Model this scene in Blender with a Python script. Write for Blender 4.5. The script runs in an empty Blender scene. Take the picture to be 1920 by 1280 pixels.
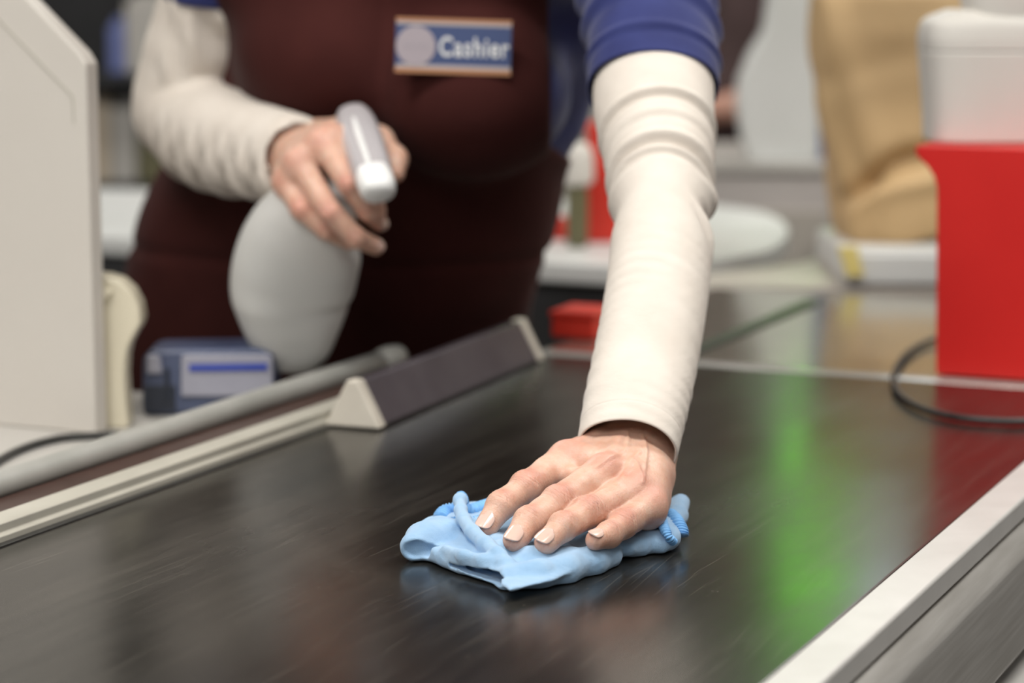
import bpy, bmesh, math, random
import numpy as np
from mathutils import Vector, Matrix
random.seed(4)
sc = bpy.context.scene
PI = math.pi

# ------------------------------------------------------------------ camera, world, exposure, large lights
H, BZ = 1.21, 0.85                       # camera height, belt height
F = 1920 * 85 / 36
PIT = math.atan(700 / F)
cam = bpy.data.cameras.new('camera'); cam.lens = 85; cam.sensor_width = 36
camo = bpy.data.objects.new('camera', cam); sc.collection.objects.link(camo)
camo.location = (0, 0, H); camo.rotation_euler = (PI / 2 - PIT, 0, 0)
cam.clip_start = 0.05
cam.dof.use_dof = True; cam.dof.focus_distance = 1.475; cam.dof.aperture_fstop = 4.5
sc.camera = camo
w = bpy.data.worlds.new('world'); sc.world = w; w.use_nodes = True
bg = w.node_tree.nodes['Background']; bg.inputs[0].default_value = (1.0, 0.97, 0.93, 1); bg.inputs[1].default_value = 0.20
sc.view_settings.view_transform = 'Standard'; sc.view_settings.look = 'None'
sc.view_settings.exposure = 0.0; sc.view_settings.gamma = 1

def area(name, loc, target, sx, sy, power, col=(1, 1, 1)):
    l = bpy.data.lights.new(name, 'AREA'); l.shape = 'RECTANGLE'; l.size = sx; l.size_y = sy; l.energy = power; l.color = col
    o = bpy.data.objects.new(name, l); sc.collection.objects.link(o); o.location = loc
    d = Vector(target) - Vector(loc); o.rotation_euler = d.to_track_quat('-Z', 'Y').to_euler(); return o
area('front_fill_light', (-0.7, -1.3, 2.9), (0.0, 1.9, 0.9), 2.4, 1.4, 46, (1, 0.98, 0.95))  # unseen area light added behind the camera as frontal fill; no window there
CEIL = [(-1.0, 0.9), (0.8, 0.9), (-1.5, 4.2), (1.5, 2.6), (1.3, 5.4)]
for i, (x, y) in enumerate(CEIL):
    area('ceiling_light_glow', (x, y, 3.12), (x, y, 0), 1.2, 0.5, (43, 27, 36, 36, 36)[i], (1, 0.97, 0.92))

# ------------------------------------------------------------------ projection helpers (real points in the room)
cp, sp = math.cos(PIT), math.sin(PIT)
O = np.array([0, 0, H]); FWv = np.array([0, cp, -sp]); UPv = np.array([0, sp, cp]); RTv = np.array([1., 0, 0])
def ray(px, py): return RTv * (px - 960) / F + UPv * (640 - py) / F + FWv
def G(px, py, z=0.0):
    d = ray(px, py); return O + d * ((BZ + z - H) / d[2])
def P(px, py, y):
    d = ray(px, py); return O + d * (y / d[1])
def G_(px, py): q = G(px, py); return q[0], q[1]
def chain(tip, ls, pxs):
    out = [tip]
    for L, (a, b) in zip(ls, pxs):
        d = ray(a, b); o = O - out[-1]; A = d @ d; B = 2 * o @ d; C = o @ o - L * L
        out.append(O + d * ((-B + math.sqrt(max(B * B - 4 * A * C, 0))) / (2 * A)))
    return out
ANG = math.radians(24.05)
U = np.array([math.sin(ANG), math.cos(ANG), 0]); V = np.array([math.cos(ANG), -math.sin(ANG), 0])
L0 = G(0, 1020)
def AB(a, b, z=0.0): return L0 + U * a + V * b + np.array([0, 0, z])
def ab(p): q = np.array(p) - L0; return q @ U, q @ V
ROTU = -ANG      # z rotation that takes +Y to U

# ------------------------------------------------------------------ object helpers
def meta(o, label=None, cat=None, group=None, kind=None):
    if label: o['label'] = label
    if cat: o['category'] = cat
    if group: o['group'] = group
    if kind: o['kind'] = kind
    return o
def thing(name, loc, label, cat, group=None):
    o = bpy.data.objects.new(name, None); o.empty_display_size = 0.05
    sc.collection.objects.link(o); o.location = loc
    bpy.context.view_layer.update()
    return meta(o, label, cat, group)
def link(name, me, mat, parent=None, smooth=True, **kw):
    o = bpy.data.objects.new(name, me); sc.collection.objects.link(o)
    if mat: me.materials.append(mat)
    if smooth: me.polygons.foreach_set('use_smooth', [True] * len(me.polygons))
    if parent:
        o.parent = parent; o.matrix_parent_inverse = Matrix.Translation(parent_world(parent)).inverted()
    return meta(o, **kw)
def parent_world(p):
    t = Vector((0, 0, 0))
    while p:
        t = t + Vector(p.location); p = p.parent
    return t
def mesh_of(verts, faces, name='m'):
    me = bpy.data.meshes.new(name)
    me.from_pydata([tuple(map(float, v)) for v in verts], [], [tuple(map(int, f)) for f in faces]); me.validate(); me.update(); return me
def bevel(o, wd, seg=3, ang=30):
    m = o.modifiers.new('bevel', 'BEVEL'); m.width = wd; m.segments = seg; m.limit_method = 'ANGLE'; m.angle_limit = math.radians(ang)
    m.harden_normals = True
    return o
def prism(name, pts2, frame, depth, mat, parent=None, bev=0.0, seg=3, **kw):
    """pts2 polygon in (i,j) of frame=(origin,ei,ej,ek), extruded by depth along ek"""
    o0, ei, ej, ek = [np.array(a, float) for a in frame]
    n = len(pts2)
    vs = [o0 + ei * p[0] + ej * p[1] for p in pts2] + [o0 + ei * p[0] + ej * p[1] + ek * depth for p in pts2]
    fs = [list(range(n))[::-1], [n + i for i in range(n)]] + [[i, (i + 1) % n, n + (i + 1) % n, n + i] for i in range(n)]
    me = mesh_of(vs, fs)
    b = bmesh.new(); b.from_mesh(me); bmesh.ops.recalc_face_normals(b, faces=b.faces); b.to_mesh(me); b.free()
    o = link(name, me, mat, parent, smooth=bev > 0, **kw)
    if bev: bevel(o, bev, seg)
    return o
Zv = np.array([0, 0, 1.])
def box(name, c, sx, sy, sz, mat, parent=None, rz=0.0, bev=0.0, seg=3, **kw):
    """c = centre of the BOTTOM face"""
    ex = np.array([math.cos(rz), math.sin(rz), 0]); ey = np.array([-math.sin(rz), math.cos(rz), 0])
    return prism(name, [(-sx / 2, -sy / 2), (sx / 2, -sy / 2), (sx / 2, sy / 2), (-sx / 2, sy / 2)], (c, ex, ey, Zv), sz, mat, parent, bev, seg, **kw)
def abbox(name, a0, a1, b0, b1, z0, z1, mat, parent=None, bev=0.0, seg=3, **kw):
    return prism(name, [(a0, b0), (a1, b0), (a1, b1), (a0, b1)], (L0 + Zv * z0, U, V, Zv), z1 - z0, mat, parent, bev, seg, **kw)
def catmull(pts, n):
    pts = np.array(pts, float); m = len(pts); q = np.vstack([2 * pts[0] - pts[1], pts, 2 * pts[-1] - pts[-2]])
    out = []
    for k in range(n):
        s = k / (n - 1) * (m - 1); i = min(int(s), m - 2); t = s - i
        a, b, c, d = q[i], q[i + 1], q[i + 2], q[i + 3]
        out.append(0.5 * ((2 * b) + (-a + c) * t + (2 * a - 5 * b + 4 * c - d) * t * t + (-a + 3 * b - 3 * c + d) * t ** 3))
    return np.array(out)
def loft(pts, rad, n, m, ref, disp=None, caps=True, inner=None, power=2.0):
    """tube through pts; rad rows (r_lateral, r_dorsal); ref ~ dorsal direction. inner=(loops,thickness): turned-in hem at start"""
    rad = np.array([(r, r) if np.isscalar(r) else r for r in rad], float)
    c = catmull(pts, n); r = catmull(rad, n)
    t = np.gradient(c, axis=0); t /= np.linalg.norm(t, axis=1)[:, None]
    ref = np.array(ref, float); lat = np.cross(t, ref); lat /= np.linalg.norm(lat, axis=1)[:, None]; dor = np.cross(lat, t)
    s = np.concatenate([[0], np.cumsum(np.linalg.norm(np.diff(c, axis=0), axis=1))])
    th = np.arange(m) / m * 2 * PI
    cs, sn = np.cos(th), np.sin(th)
    if power != 2.0:
        cs = np.sign(cs) * np.abs(cs) ** (2 / power); sn = np.sign(sn) * np.abs(sn) ** (2 / power)
    D = disp(s[:, None], th[None, :]) if disp else np.zeros((n, m))
    D = np.broadcast_to(D, (n, m))
    vs = c[:, None, :] + lat[:, None, :] * (cs[None, :, None] * (r[:, 0][:, None, None] + D[..., None])) + dor[:, None, :] * (sn[None, :, None] * (r[:, 1][:, None, None] + D[..., None]))
    rows = [v for v in vs]
    if inner:
        kk, th_ = inner
        ins = []
        for i in range(kk):
            cc = c[i]; vec = vs[i] - cc; L = np.linalg.norm(vec, axis=1)[:, None]
            ins.append(cc + vec * (L - th_) / L)
        # rounded lip
        lip = (vs[0] + ins[0]) / 2 - t[0] * th_ * 0.6
        rows = ins[::-1] + [lip] + rows
    N = len(rows); vs = np.array(rows).reshape(-1, 3)
    fs = [[i * m + j, i * m + (j + 1) % m, (i + 1) * m + (j + 1) % m, (i + 1) * m + j] for i in range(N - 1) for j in range(m)]
    if caps:
        if not inner: fs.append(list(range(m))[::-1])
        fs.append([(N - 1) * m + j for j in range(m)])
    me = mesh_of(vs, fs)
    b = bmesh.new(); b.from_mesh(me); bmesh.ops.recalc_face_normals(b, faces=b.faces); b.to_mesh(me); b.free()
    return me
def tube(name, pts, r, mat, parent=None, n=60, m=16, **kw):
    rr = [r] * len(pts) if np.isscalar(r) else r
    ref = (0.13, 0.21, 1)
    return link(name, loft(pts, rr, n, m, ref), mat, parent, **kw)

# ------------------------------------------------------------------ materials
def mat(name, col, rough=0.5, metal=0.0, spec=0.5, sub=0.0, emit=None, trans=0.0, sheen=0.0, coat=0.0):
    m = bpy.data.materials.new(name); m.use_nodes = True
    b = m.node_tree.nodes['Principled BSDF']
    b.inputs['Base Color'].default_value = (*col, 1); b.inputs['Roughness'].default_value = rough
    b.inputs['Metallic'].default_value = metal; b.inputs['Specular IOR Level'].default_value = spec
    b.inputs['Transmission Weight'].default_value = trans
    b.inputs['Sheen Weight'].default_value = sheen; b.inputs['Sheen Roughness'].default_value = 0.4
    b.inputs['Coat Weight'].default_value = coat
    if sub:
        b.inputs['Subsurface Weight'].default_value = sub; b.inputs['Subsurface Radius'].default_value = (0.012, 0.004, 0.002); b.inputs['Subsurface Scale'].default_value = 1
    if emit:
        b.inputs['Emission Color'].default_value = (*emit[:3], 1); b.inputs['Emission Strength'].default_value = emit[3]
    m['b'] = 0
    return m
def N(m, t, **kw):
    n = m.node_tree.nodes.new(t)
    for k, v in kw.items():
        if hasattr(n, k): setattr(n, k, v)
    return n
def L(m, a, b): m.node_tree.links.new(a, b)
def bsdf(m): return m.node_tree.nodes['Principled BSDF']
def tc(m, scale=(1, 1, 1), rot=(0, 0, 0)):
    t = N(m, 'ShaderNodeTexCoord'); mp = N(m, 'ShaderNodeMapping'); mp.inputs['Scale'].default_value = scale; mp.inputs['Rotation'].default_value = rot
    L(m, t.outputs['Object'], mp.inputs[0]); return mp.outputs[0]
def noise(m, vec, scale, detail=4, rough=0.5):
    n = N(m, 'ShaderNodeTexNoise'); n.inputs['Scale'].default_value = scale; n.inputs['Detail'].default_value = detail; n.inputs['Roughness'].default_value = rough
    L(m, vec, n.inputs['Vector']); return n.outputs['Fac']
def ramp(m, fac, stops):
    r = N(m, 'ShaderNodeValToRGB'); e = r.color_ramp.elements
    while len(e) < len(stops): e.new(0.5)
    for el, (p, c) in zip(e, stops): el.position = p; el.color = (*c, 1) if len(c) == 3 else c
    L(m, fac, r.inputs[0]); return r.outputs[0]
def bump(m, h, strength, dist=0.001, prev=None):
    b = N(m, 'ShaderNodeBump'); b.inputs['Strength'].default_value = strength; b.inputs['Distance'].default_value = dist
    L(m, h, b.inputs['Height'])
    if prev: L(m, prev, b.inputs['Normal'])
    return b.outputs['Normal']
def math_(m, op, a, b=None):
    n = N(m, 'ShaderNodeMath'); n.operation = op
    for i, v in enumerate([a, b]):
        if v is None: continue
        if isinstance(v, (int, float)): n.inputs[i].default_value = v
        else: L(m, v, n.inputs[i])
    return n.outputs[0]
def mottled(name, c1, c2, scale, rough=0.5, bscale=None, bstr=0.2, bdist=0.001, **kw):
    m = mat(name, c1, rough, **kw); v = tc(m)
    L(m, ramp(m, noise(m, v, scale), [(0.3, c1), (0.7, c2)]), bsdf(m).inputs['Base Color'])
    if bscale: L(m, bump(m, noise(m, v, bscale, 3), bstr, bdist), bsdf(m).inputs['Normal'])
    return m
M = {}
# rubber belt: streaks run along the belt
m = M['belt'] = mat('black_rubber_belt', (0.02, 0.019, 0.017), 0.25)
t = N(m, 'ShaderNodeTexCoord'); mp1 = N(m, 'ShaderNodeMapping'); mp1.vector_type = 'POINT'; mp1.inputs['Rotation'].default_value = (0, 0, ANG); L(m, t.outputs['Object'], mp1.inputs[0])
mp = N(m, 'ShaderNodeMapping'); mp.inputs['Scale'].default_value = (1, 0.045, 1); L(m, mp1.outputs[0], mp.inputs[0]); sv = mp.outputs[0]
mpw = N(m, 'ShaderNodeMapping'); mpw.inputs['Scale'].default_value = (1, 0.35, 1); L(m, mp1.outputs[0], mpw.inputs[0])
n1 = noise(m, sv, 120, 5, 0.6); n2 = noise(m, sv, 30, 4, 0.6); n3 = noise(m, mpw.outputs[0], 7, 5, 0.6); n4 = noise(m, tc(m), 900, 2)
mx = math_(m, 'ADD', math_(m, 'MULTIPLY', n1, 0.5), math_(m, 'MULTIPLY', n2, 0.5))
basec = ramp(m, math_(m, 'ADD', math_(m, 'MULTIPLY', mx, 0.6), math_(m, 'MULTIPLY', n3, 0.4)), [(0.36, (0.0065, 0.006, 0.0050)), (0.50, (0.0125, 0.0113, 0.0093)), (0.68, (0.034, 0.030, 0.025))])
scr = None
for (rz_, sx_, sc_) in ((0, .008, 800), (.05, .012, 600), (-.09, .010, 700)):
    ms_ = N(m, 'ShaderNodeMapping'); ms_.inputs['Rotation'].default_value = (0, 0, ANG + rz_); L(m, t.outputs['Object'], ms_.inputs[0])
    m2_ = N(m, 'ShaderNodeMapping'); m2_.inputs['Scale'].default_value = (1, sx_, 1); L(m, ms_.outputs[0], m2_.inputs[0])
    f_ = ramp(m, noise(m, m2_.outputs[0], sc_, 2), [(.66, (0, 0, 0)), (.74, (1, 1, 1))]); scr = f_ if scr is None else math_(m, 'MAXIMUM', scr, f_)
dust = N(m, 'ShaderNodeTexVoronoi'); dust.inputs['Scale'].default_value = 110; L(m, t.outputs['Object'], dust.inputs['Vector'])
df = ramp(m, dust.outputs['Distance'], [(.05, (1, 1, 1)), (.09, (0, 0, 0))])
sel = ramp(m, noise(m, tc(m), 60, 2), [(.52, (0, 0, 0)), (.6, (1, 1, 1))])
mk = math_(m, 'MAXIMUM', math_(m, 'MULTIPLY', scr, 0.45), math_(m, 'MULTIPLY', df, sel))
mxs = N(m, 'ShaderNodeMix'); mxs.data_type = 'RGBA'; mxs.inputs[7].default_value = (.20, .18, .15, 1)
sx_ = N(m, 'ShaderNodeSeparateXYZ'); L(m, t.outputs['Object'], sx_.inputs[0])
(ax0, ay0), (ax1, ay1), (ax2, ay2) = [tuple(G_(a_, b_)) for a_, b_ in ((478, 930), (560, 1020), (720, 1085))]
dd_ = 2 * (ax0 * (ay1 - ay2) + ax1 * (ay2 - ay0) + ax2 * (ay0 - ay1))
ccx = ((ax0**2 + ay0**2) * (ay1 - ay2) + (ax1**2 + ay1**2) * (ay2 - ay0) + (ax2**2 + ay2**2) * (ay0 - ay1)) / dd_
ccy = ((ax0**2 + ay0**2) * (ax2 - ax1) + (ax1**2 + ay1**2) * (ax0 - ax2) + (ax2**2 + ay2**2) * (ax1 - ax0)) / dd_
RR_ = math.hypot(ax0 - ccx, ay0 - ccy)
dx_ = math_(m, 'SUBTRACT', sx_.outputs[0], ccx); dy_ = math_(m, 'SUBTRACT', sx_.outputs[1], ccy)
rad_ = math_(m, 'SQRT', math_(m, 'ADD', math_(m, 'MULTIPLY', dx_, dx_), math_(m, 'MULTIPLY', dy_, dy_)))
ring = ramp(m, math_(m, 'ADD', math_(m, 'MULTIPLY', math_(m, 'SUBTRACT', rad_, RR_), 12.0), .5), [(.25, (0, 0, 0)), (.5, (1, 1, 1)), (.85, (0, 0, 0))])
ring = math_(m, 'MULTIPLY', ring, math_(m, 'MULTIPLY', math_(m, 'LESS_THAN', sx_.outputs[0], 0.02), .05))
L(m, math_(m, 'ADD', math_(m, 'MULTIPLY', mk, .5), ring), mxs.inputs[0]); L(m, basec, mxs.inputs[6]); L(m, mxs.outputs[2], bsdf(m).inputs['Base Color'])
L(m, ramp(m, n3, [(0.3, (0.17,) * 3), (0.7, (0.29,) * 3)]), bsdf(m).inputs['Roughness'])
nb = bump(m, n1, 0.045, 0.0006); nb = bump(m, n4, 0.06, 0.0002, nb); L(m, nb, bsdf(m).inputs['Normal'])
bsdf(m).inputs['Specular IOR Level'].default_value = 0.5

M['rim'] = mottled('white_painted_rim', (0.49, 0.475, 0.455), (0.54, 0.525, 0.505), 30, 0.4)
M['rail'] = mottled('beige_plastic_rail', (0.40, 0.38, 0.325), (0.45, 0.43, 0.37), 20, 0.4)
M['tubegrey'] = mottled('grey_plastic_tube', (0.31, 0.31, 0.285), (0.37, 0.365, 0.34), 25, 0.32)
M['brown'] = mottled('brown_rubber_strip', (0.038, 0.017, 0.012), (0.055, 0.026, 0.019), 40, 0.5)
M['cabinet'] = mottled('counter_grey_steel', (0.25, 0.24, 0.23), (0.3, 0.29, 0.28), 15, 0.5)
m = M['steel'] = mat('brushed_steel', (0.55, 0.53, 0.50), 0.33, metal=0.6)
v = tc(m, (1, 1, 30), (0, 0, ANG)); L(m, ramp(m, noise(m, v, 9, 4), [(0.3, (0.46, 0.44, 0.41)), (0.7, (0.60, 0.58, 0.55))]), bsdf(m).inputs['Base Color'])
L(m, bump(m, noise(m, v, 3, 3), 0.10, 0.003), bsdf(m).inputs['Normal'])
M['plate'] = mottled('steel_scanner_plate', (0.46, 0.45, 0.38), (0.54, 0.52, 0.44), 12, 0.15, metal=0.8)
M['stripmetal'] = mottled('bright_edge_strip', (0.42, 0.41, 0.38), (0.5, 0.49, 0.46), 30, 0.15, metal=0.3)
M['white'] = mottled('white_laminate', (0.62, 0.63, 0.61), (0.68, 0.685, 0.67), 6, 0.4)
M['panel'] = mottled('offwhite_painted_panel', (0.60, 0.56, 0.51), (0.63, 0.595, 0.545), 5, 0.45)
M['cream'] = mottled('cream_plastic', (0.66, 0.60, 0.46), (0.71, 0.655, 0.51), 12, 0.33)
M['ledge'] = mottled('light_grey_ledge', (0.47, 0.45, 0.42), (0.53, 0.51, 0.475), 10, 0.4)
M['blackrub'] = mottled('black_cable_rubber', (0.012, 0.012, 0.012), (0.03, 0.03, 0.028), 200, 0.4)
M['red'] = mottled('red_painted_box', (0.60, 0.012, 0.010), (0.66, 0.018, 0.014), 8, 0.38)
M['device'] = mottled('offwhite_device_plastic', (0.66, 0.63, 0.58), (0.70, 0.67, 0.62), 10, 0.55)
M['seam'] = mat('grey_seam', (0.22, 0.2, 0.18), 0.6)
M['cap'] = mottled('cream_end_cap', (0.62, 0.57, 0.49), (0.7, 0.65, 0.56), 30, 0.35)
M['divider'] = mottled('smoky_divider_plastic', (0.075, 0.062, 0.072), (0.105, 0.09, 0.10), 14, 0.22)
M['divdark'] = mat('black_divider_foot', (0.012, 0.012, 0.013), 0.4)
M['termblue'] = mottled('blue_grey_terminal_plastic', (0.055, 0.07, 0.13), (0.09, 0.11, 0.19), 18, 0.3)
M['termface'] = mottled('pale_terminal_face', (0.30, 0.30, 0.36), (0.36, 0.36, 0.42), 14, 0.35)
M['termstripe'] = mat('bright_blue_stripe', (0.03, 0.06, 0.36), 0.35)
M['termdark'] = mat('dark_terminal_recess', (0.02, 0.025, 0.04), 0.4)
M['paper'] = mottled('brown_kraft_paper', (0.50, 0.33, 0.16), (0.60, 0.42, 0.22), 4, 0.7, 25, 0.5, 0.004)
M['tape'] = mat('yellow_tape', (0.75, 0.62, 0.22), 0.5)
M['apron'] = mottled('dark_brown_apron_cotton', (0.042, 0.0098, 0.0085), (0.053, 0.013, 0.011), 18, 0.9, 900, 0.25, 0.0006, sheen=0.03, spec=0.15)
M['shirt'] = mottled('blue_polo_cotton', (0.022, 0.028, 0.115), (0.034, 0.044, 0.165), 25, 0.8, 1500, 0.3, 0.0006, sheen=0.2, spec=0.25)
m = M['sleeve'] = mottled('cream_jersey', (0.66, 0.595, 0.53), (0.71, 0.65, 0.585), 35, 0.9, sheen=0.04, spec=0.2)
v = tc(m, (1, 1, 2.6)); v2 = tc(m)
nb = bump(m, noise(m, v, 80, 4, 0.55), 0.28, 0.0016); nb = bump(m, noise(m, v2, 1600, 2), 0.25, 0.0004, nb); L(m, nb, bsdf(m).inputs['Normal'])
m = M['cloth'] = mottled('light_blue_microfibre', (0.30, 0.50, 0.74), (0.38, 0.58, 0.81), 60, 0.95, sheen=0.4)
v = tc(m); nb = bump(m, noise(m, v, 300, 3, 0.6), 0.25, 0.0007); nb = bump(m, noise(m, v, 2000, 3, 0.7), 0.8, 0.0007, nb); L(m, nb, bsdf(m).inputs['Normal'])
m = M['hem'] = mottled('blue_overlock_thread', (0.13, 0.36, 0.70), (0.19, 0.44, 0.78), 80, 0.7, 1500, 0.4, 0.0004, sheen=0.3)
# skin
m = M['skin'] = mat('skin', (0.72, 0.42, 0.29), 0.42, sub=0.22)
v = tc(m)
at = N(m, 'ShaderNodeAttribute'); at.attribute_name = 'kn'; kn = at.outputs['Fac']
at2 = N(m, 'ShaderNodeAttribute'); at2.attribute_name = 'fc'; fc = at2.outputs['Vector']
mott = noise(m, v, 110, 5, 0.6)
r1 = ramp(m, mott, [(0.3, (0.62, 0.35, 0.25)), (0.55, (0.68, 0.43, 0.325)), (0.75, (0.72, 0.50, 0.395))])
mix = N(m, 'ShaderNodeMix'); mix.data_type = 'RGBA'; mix.inputs[7].default_value = (0.58, 0.22, 0.17, 1)
L(m, math_(m, 'MULTIPLY', kn, 0.68), mix.inputs[0]); L(m, r1, mix.inputs[6]); L(m, mix.outputs[2], bsdf(m).inputs['Base Color'])
# creases: noise stretched across the finger (fc = along, across in metres*scale)
mpf = N(m, 'ShaderNodeMapping'); mpf.inputs['Scale'].default_value = (1, 0.16, 1); L(m, fc, mpf.inputs[0])
cr = noise(m, mpf.outputs[0], 900, 3, 0.55)
at3 = N(m, 'ShaderNodeAttribute'); at3.attribute_name = 'fm'
cr = math_(m, 'MULTIPLY', cr, math_(m, 'MULTIPLY', at3.outputs['Fac'], math_(m, 'ADD', math_(m, 'MULTIPLY', kn, 1.7), 0.25)))
fine = noise(m, v, 700, 4, 0.6)
vo = N(m, 'ShaderNodeTexVoronoi'); vo.inputs['Scale'].default_value = 900; L(m, v, vo.inputs['Vector'])
nb = bump(m, cr, 0.9, 0.0011); nb = bump(m, fine, 0.35, 0.0007, nb); nb = bump(m, vo.outputs['Distance'], 0.3, 0.0003, nb); L(m, nb, bsdf(m).inputs['Normal'])
M['nail'] = mat('fingernail', (0.76, 0.50, 0.42), 0.2, sub=0.15, coat=0.4)
m = M['bottle'] = mat('milky_bottle_plastic', (0.88, 0.87, 0.84), 0.3, sub=0.0)
nt = m.node_tree; b = bsdf(m); tr = N(m, 'ShaderNodeBsdfTranslucent'); tr.inputs[0].default_value = (0.88, 0.88, 0.85, 1)
tp = N(m, 'ShaderNodeBsdfTransparent'); tp.inputs[0].default_value = (0.9, 0.9, 0.9, 1)
mx1 = N(m, 'ShaderNodeMixShader'); mx1.inputs[0].default_value = 0.32; L(m, b.outputs[0], mx1.inputs[1]); L(m, tr.outputs[0], mx1.inputs[2])
mx2 = N(m, 'ShaderNodeMixShader'); mx2.inputs[0].default_value = 0.14; L(m, mx1.outputs[0], mx2.inputs[1]); L(m, tp.outputs[0], mx2.inputs[2])
L(m, mx2.outputs[0], nt.nodes['Material Output'].inputs[0])
M['liquid'] = mat('pale_cleaning_liquid', (0.45, 0.50, 0.53), 0.15, trans=0.2)
M['shroud'] = mat('translucent_white_shroud', (0.60, 0.57, 0.59), 0.25, trans=0.25, coat=0.3)
M['nozzle'] = mat('white_nozzle', (0.86, 0.86, 0.85), 0.3)
M['badgeblue'] = mat('badge_blue', (0.05, 0.075, 0.18), 0.35)
M['badgetan'] = mat('badge_copper_stripe', (0.42, 0.20, 0.10), 0.35)
M['badgelight'] = mat('badge_pale_line', (0.42, 0.38, 0.38), 0.35)
M['badgedisc'] = mat('badge_grey_disc', (0.38, 0.33, 0.36), 0.35)
M['badgegrey'] = mat('badge_faded_mark', (0.36, 0.32, 0.35), 0.35)
M['badgetext'] = mat('badge_white_letters', (0.70, 0.70, 0.70), 0.35)
M['dark'] = mottled('dark_shelf_metal', (0.012, 0.012, 0.013), (0.03, 0.03, 0.032), 5, 0.6)
M['floor'] = mottled('grey_floor_tile', (0.10, 0.095, 0.085), (0.14, 0.13, 0.12), 2, 0.4)
M['wall'] = mottled('shop_wall', (0.46, 0.45, 0.40), (0.54, 0.52, 0.47), 1.2, 0.7)
M['ceilm'] = mottled('ceiling_tile', (0.62, 0.61, 0.59), (0.68, 0.67, 0.65), 2, 0.8)
M['hair'] = mottled('brown_hair', (0.05, 0.025, 0.015), (0.09, 0.045, 0.025), 60, 0.5)
M['dress'] = mottled('dusky_brown_fabric', (0.045, 0.026, 0.024), (0.09, 0.055, 0.055), 9, 0.85)
M['trouser'] = mottled('dark_trousers', (0.012, 0.012, 0.016), (0.02, 0.02, 0.026), 30, 0.8)
M['diffuser'] = mat('lit_diffuser', (0.9, 0.9, 0.9), 0.5, emit=(1, 0.97, 0.92, 2.2))
M['green'] = mat('green_lit_panel', (0.05, 0.3, 0.02), 0.4, emit=(0.22, 1.0, 0.03, 3.6))
M['litwhite'] = mat('white_lit_panel', (0.8, 0.8, 0.8), 0.4, emit=(0.82, 0.95, 1.0, 4))
M['greysteel'] = mottled('grey_cabinet_paint', (0.48, 0.44, 0.42), (0.54, 0.50, 0.475), 5, 0.5)
M['pinkgrey'] = mottled('pinkish_grey_worktop', (0.42, 0.38, 0.34), (0.48, 0.44, 0.39), 4, 0.4)
M['redgoods'] = mat('red_goods', (0.62, 0.03, 0.015), 0.4)
M['olive'] = mat('olive_goods', (0.13, 0.12, 0.06), 0.5)
M['beigegoods'] = mat('beige_goods', (0.5, 0.42, 0.32), 0.5)
M['bluegoods'] = mat('blue_goods', (0.13, 0.16, 0.36), 0.4)
M['palegoods'] = mat('pale_grey_goods', (0.42, 0.40, 0.37), 0.5)

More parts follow.
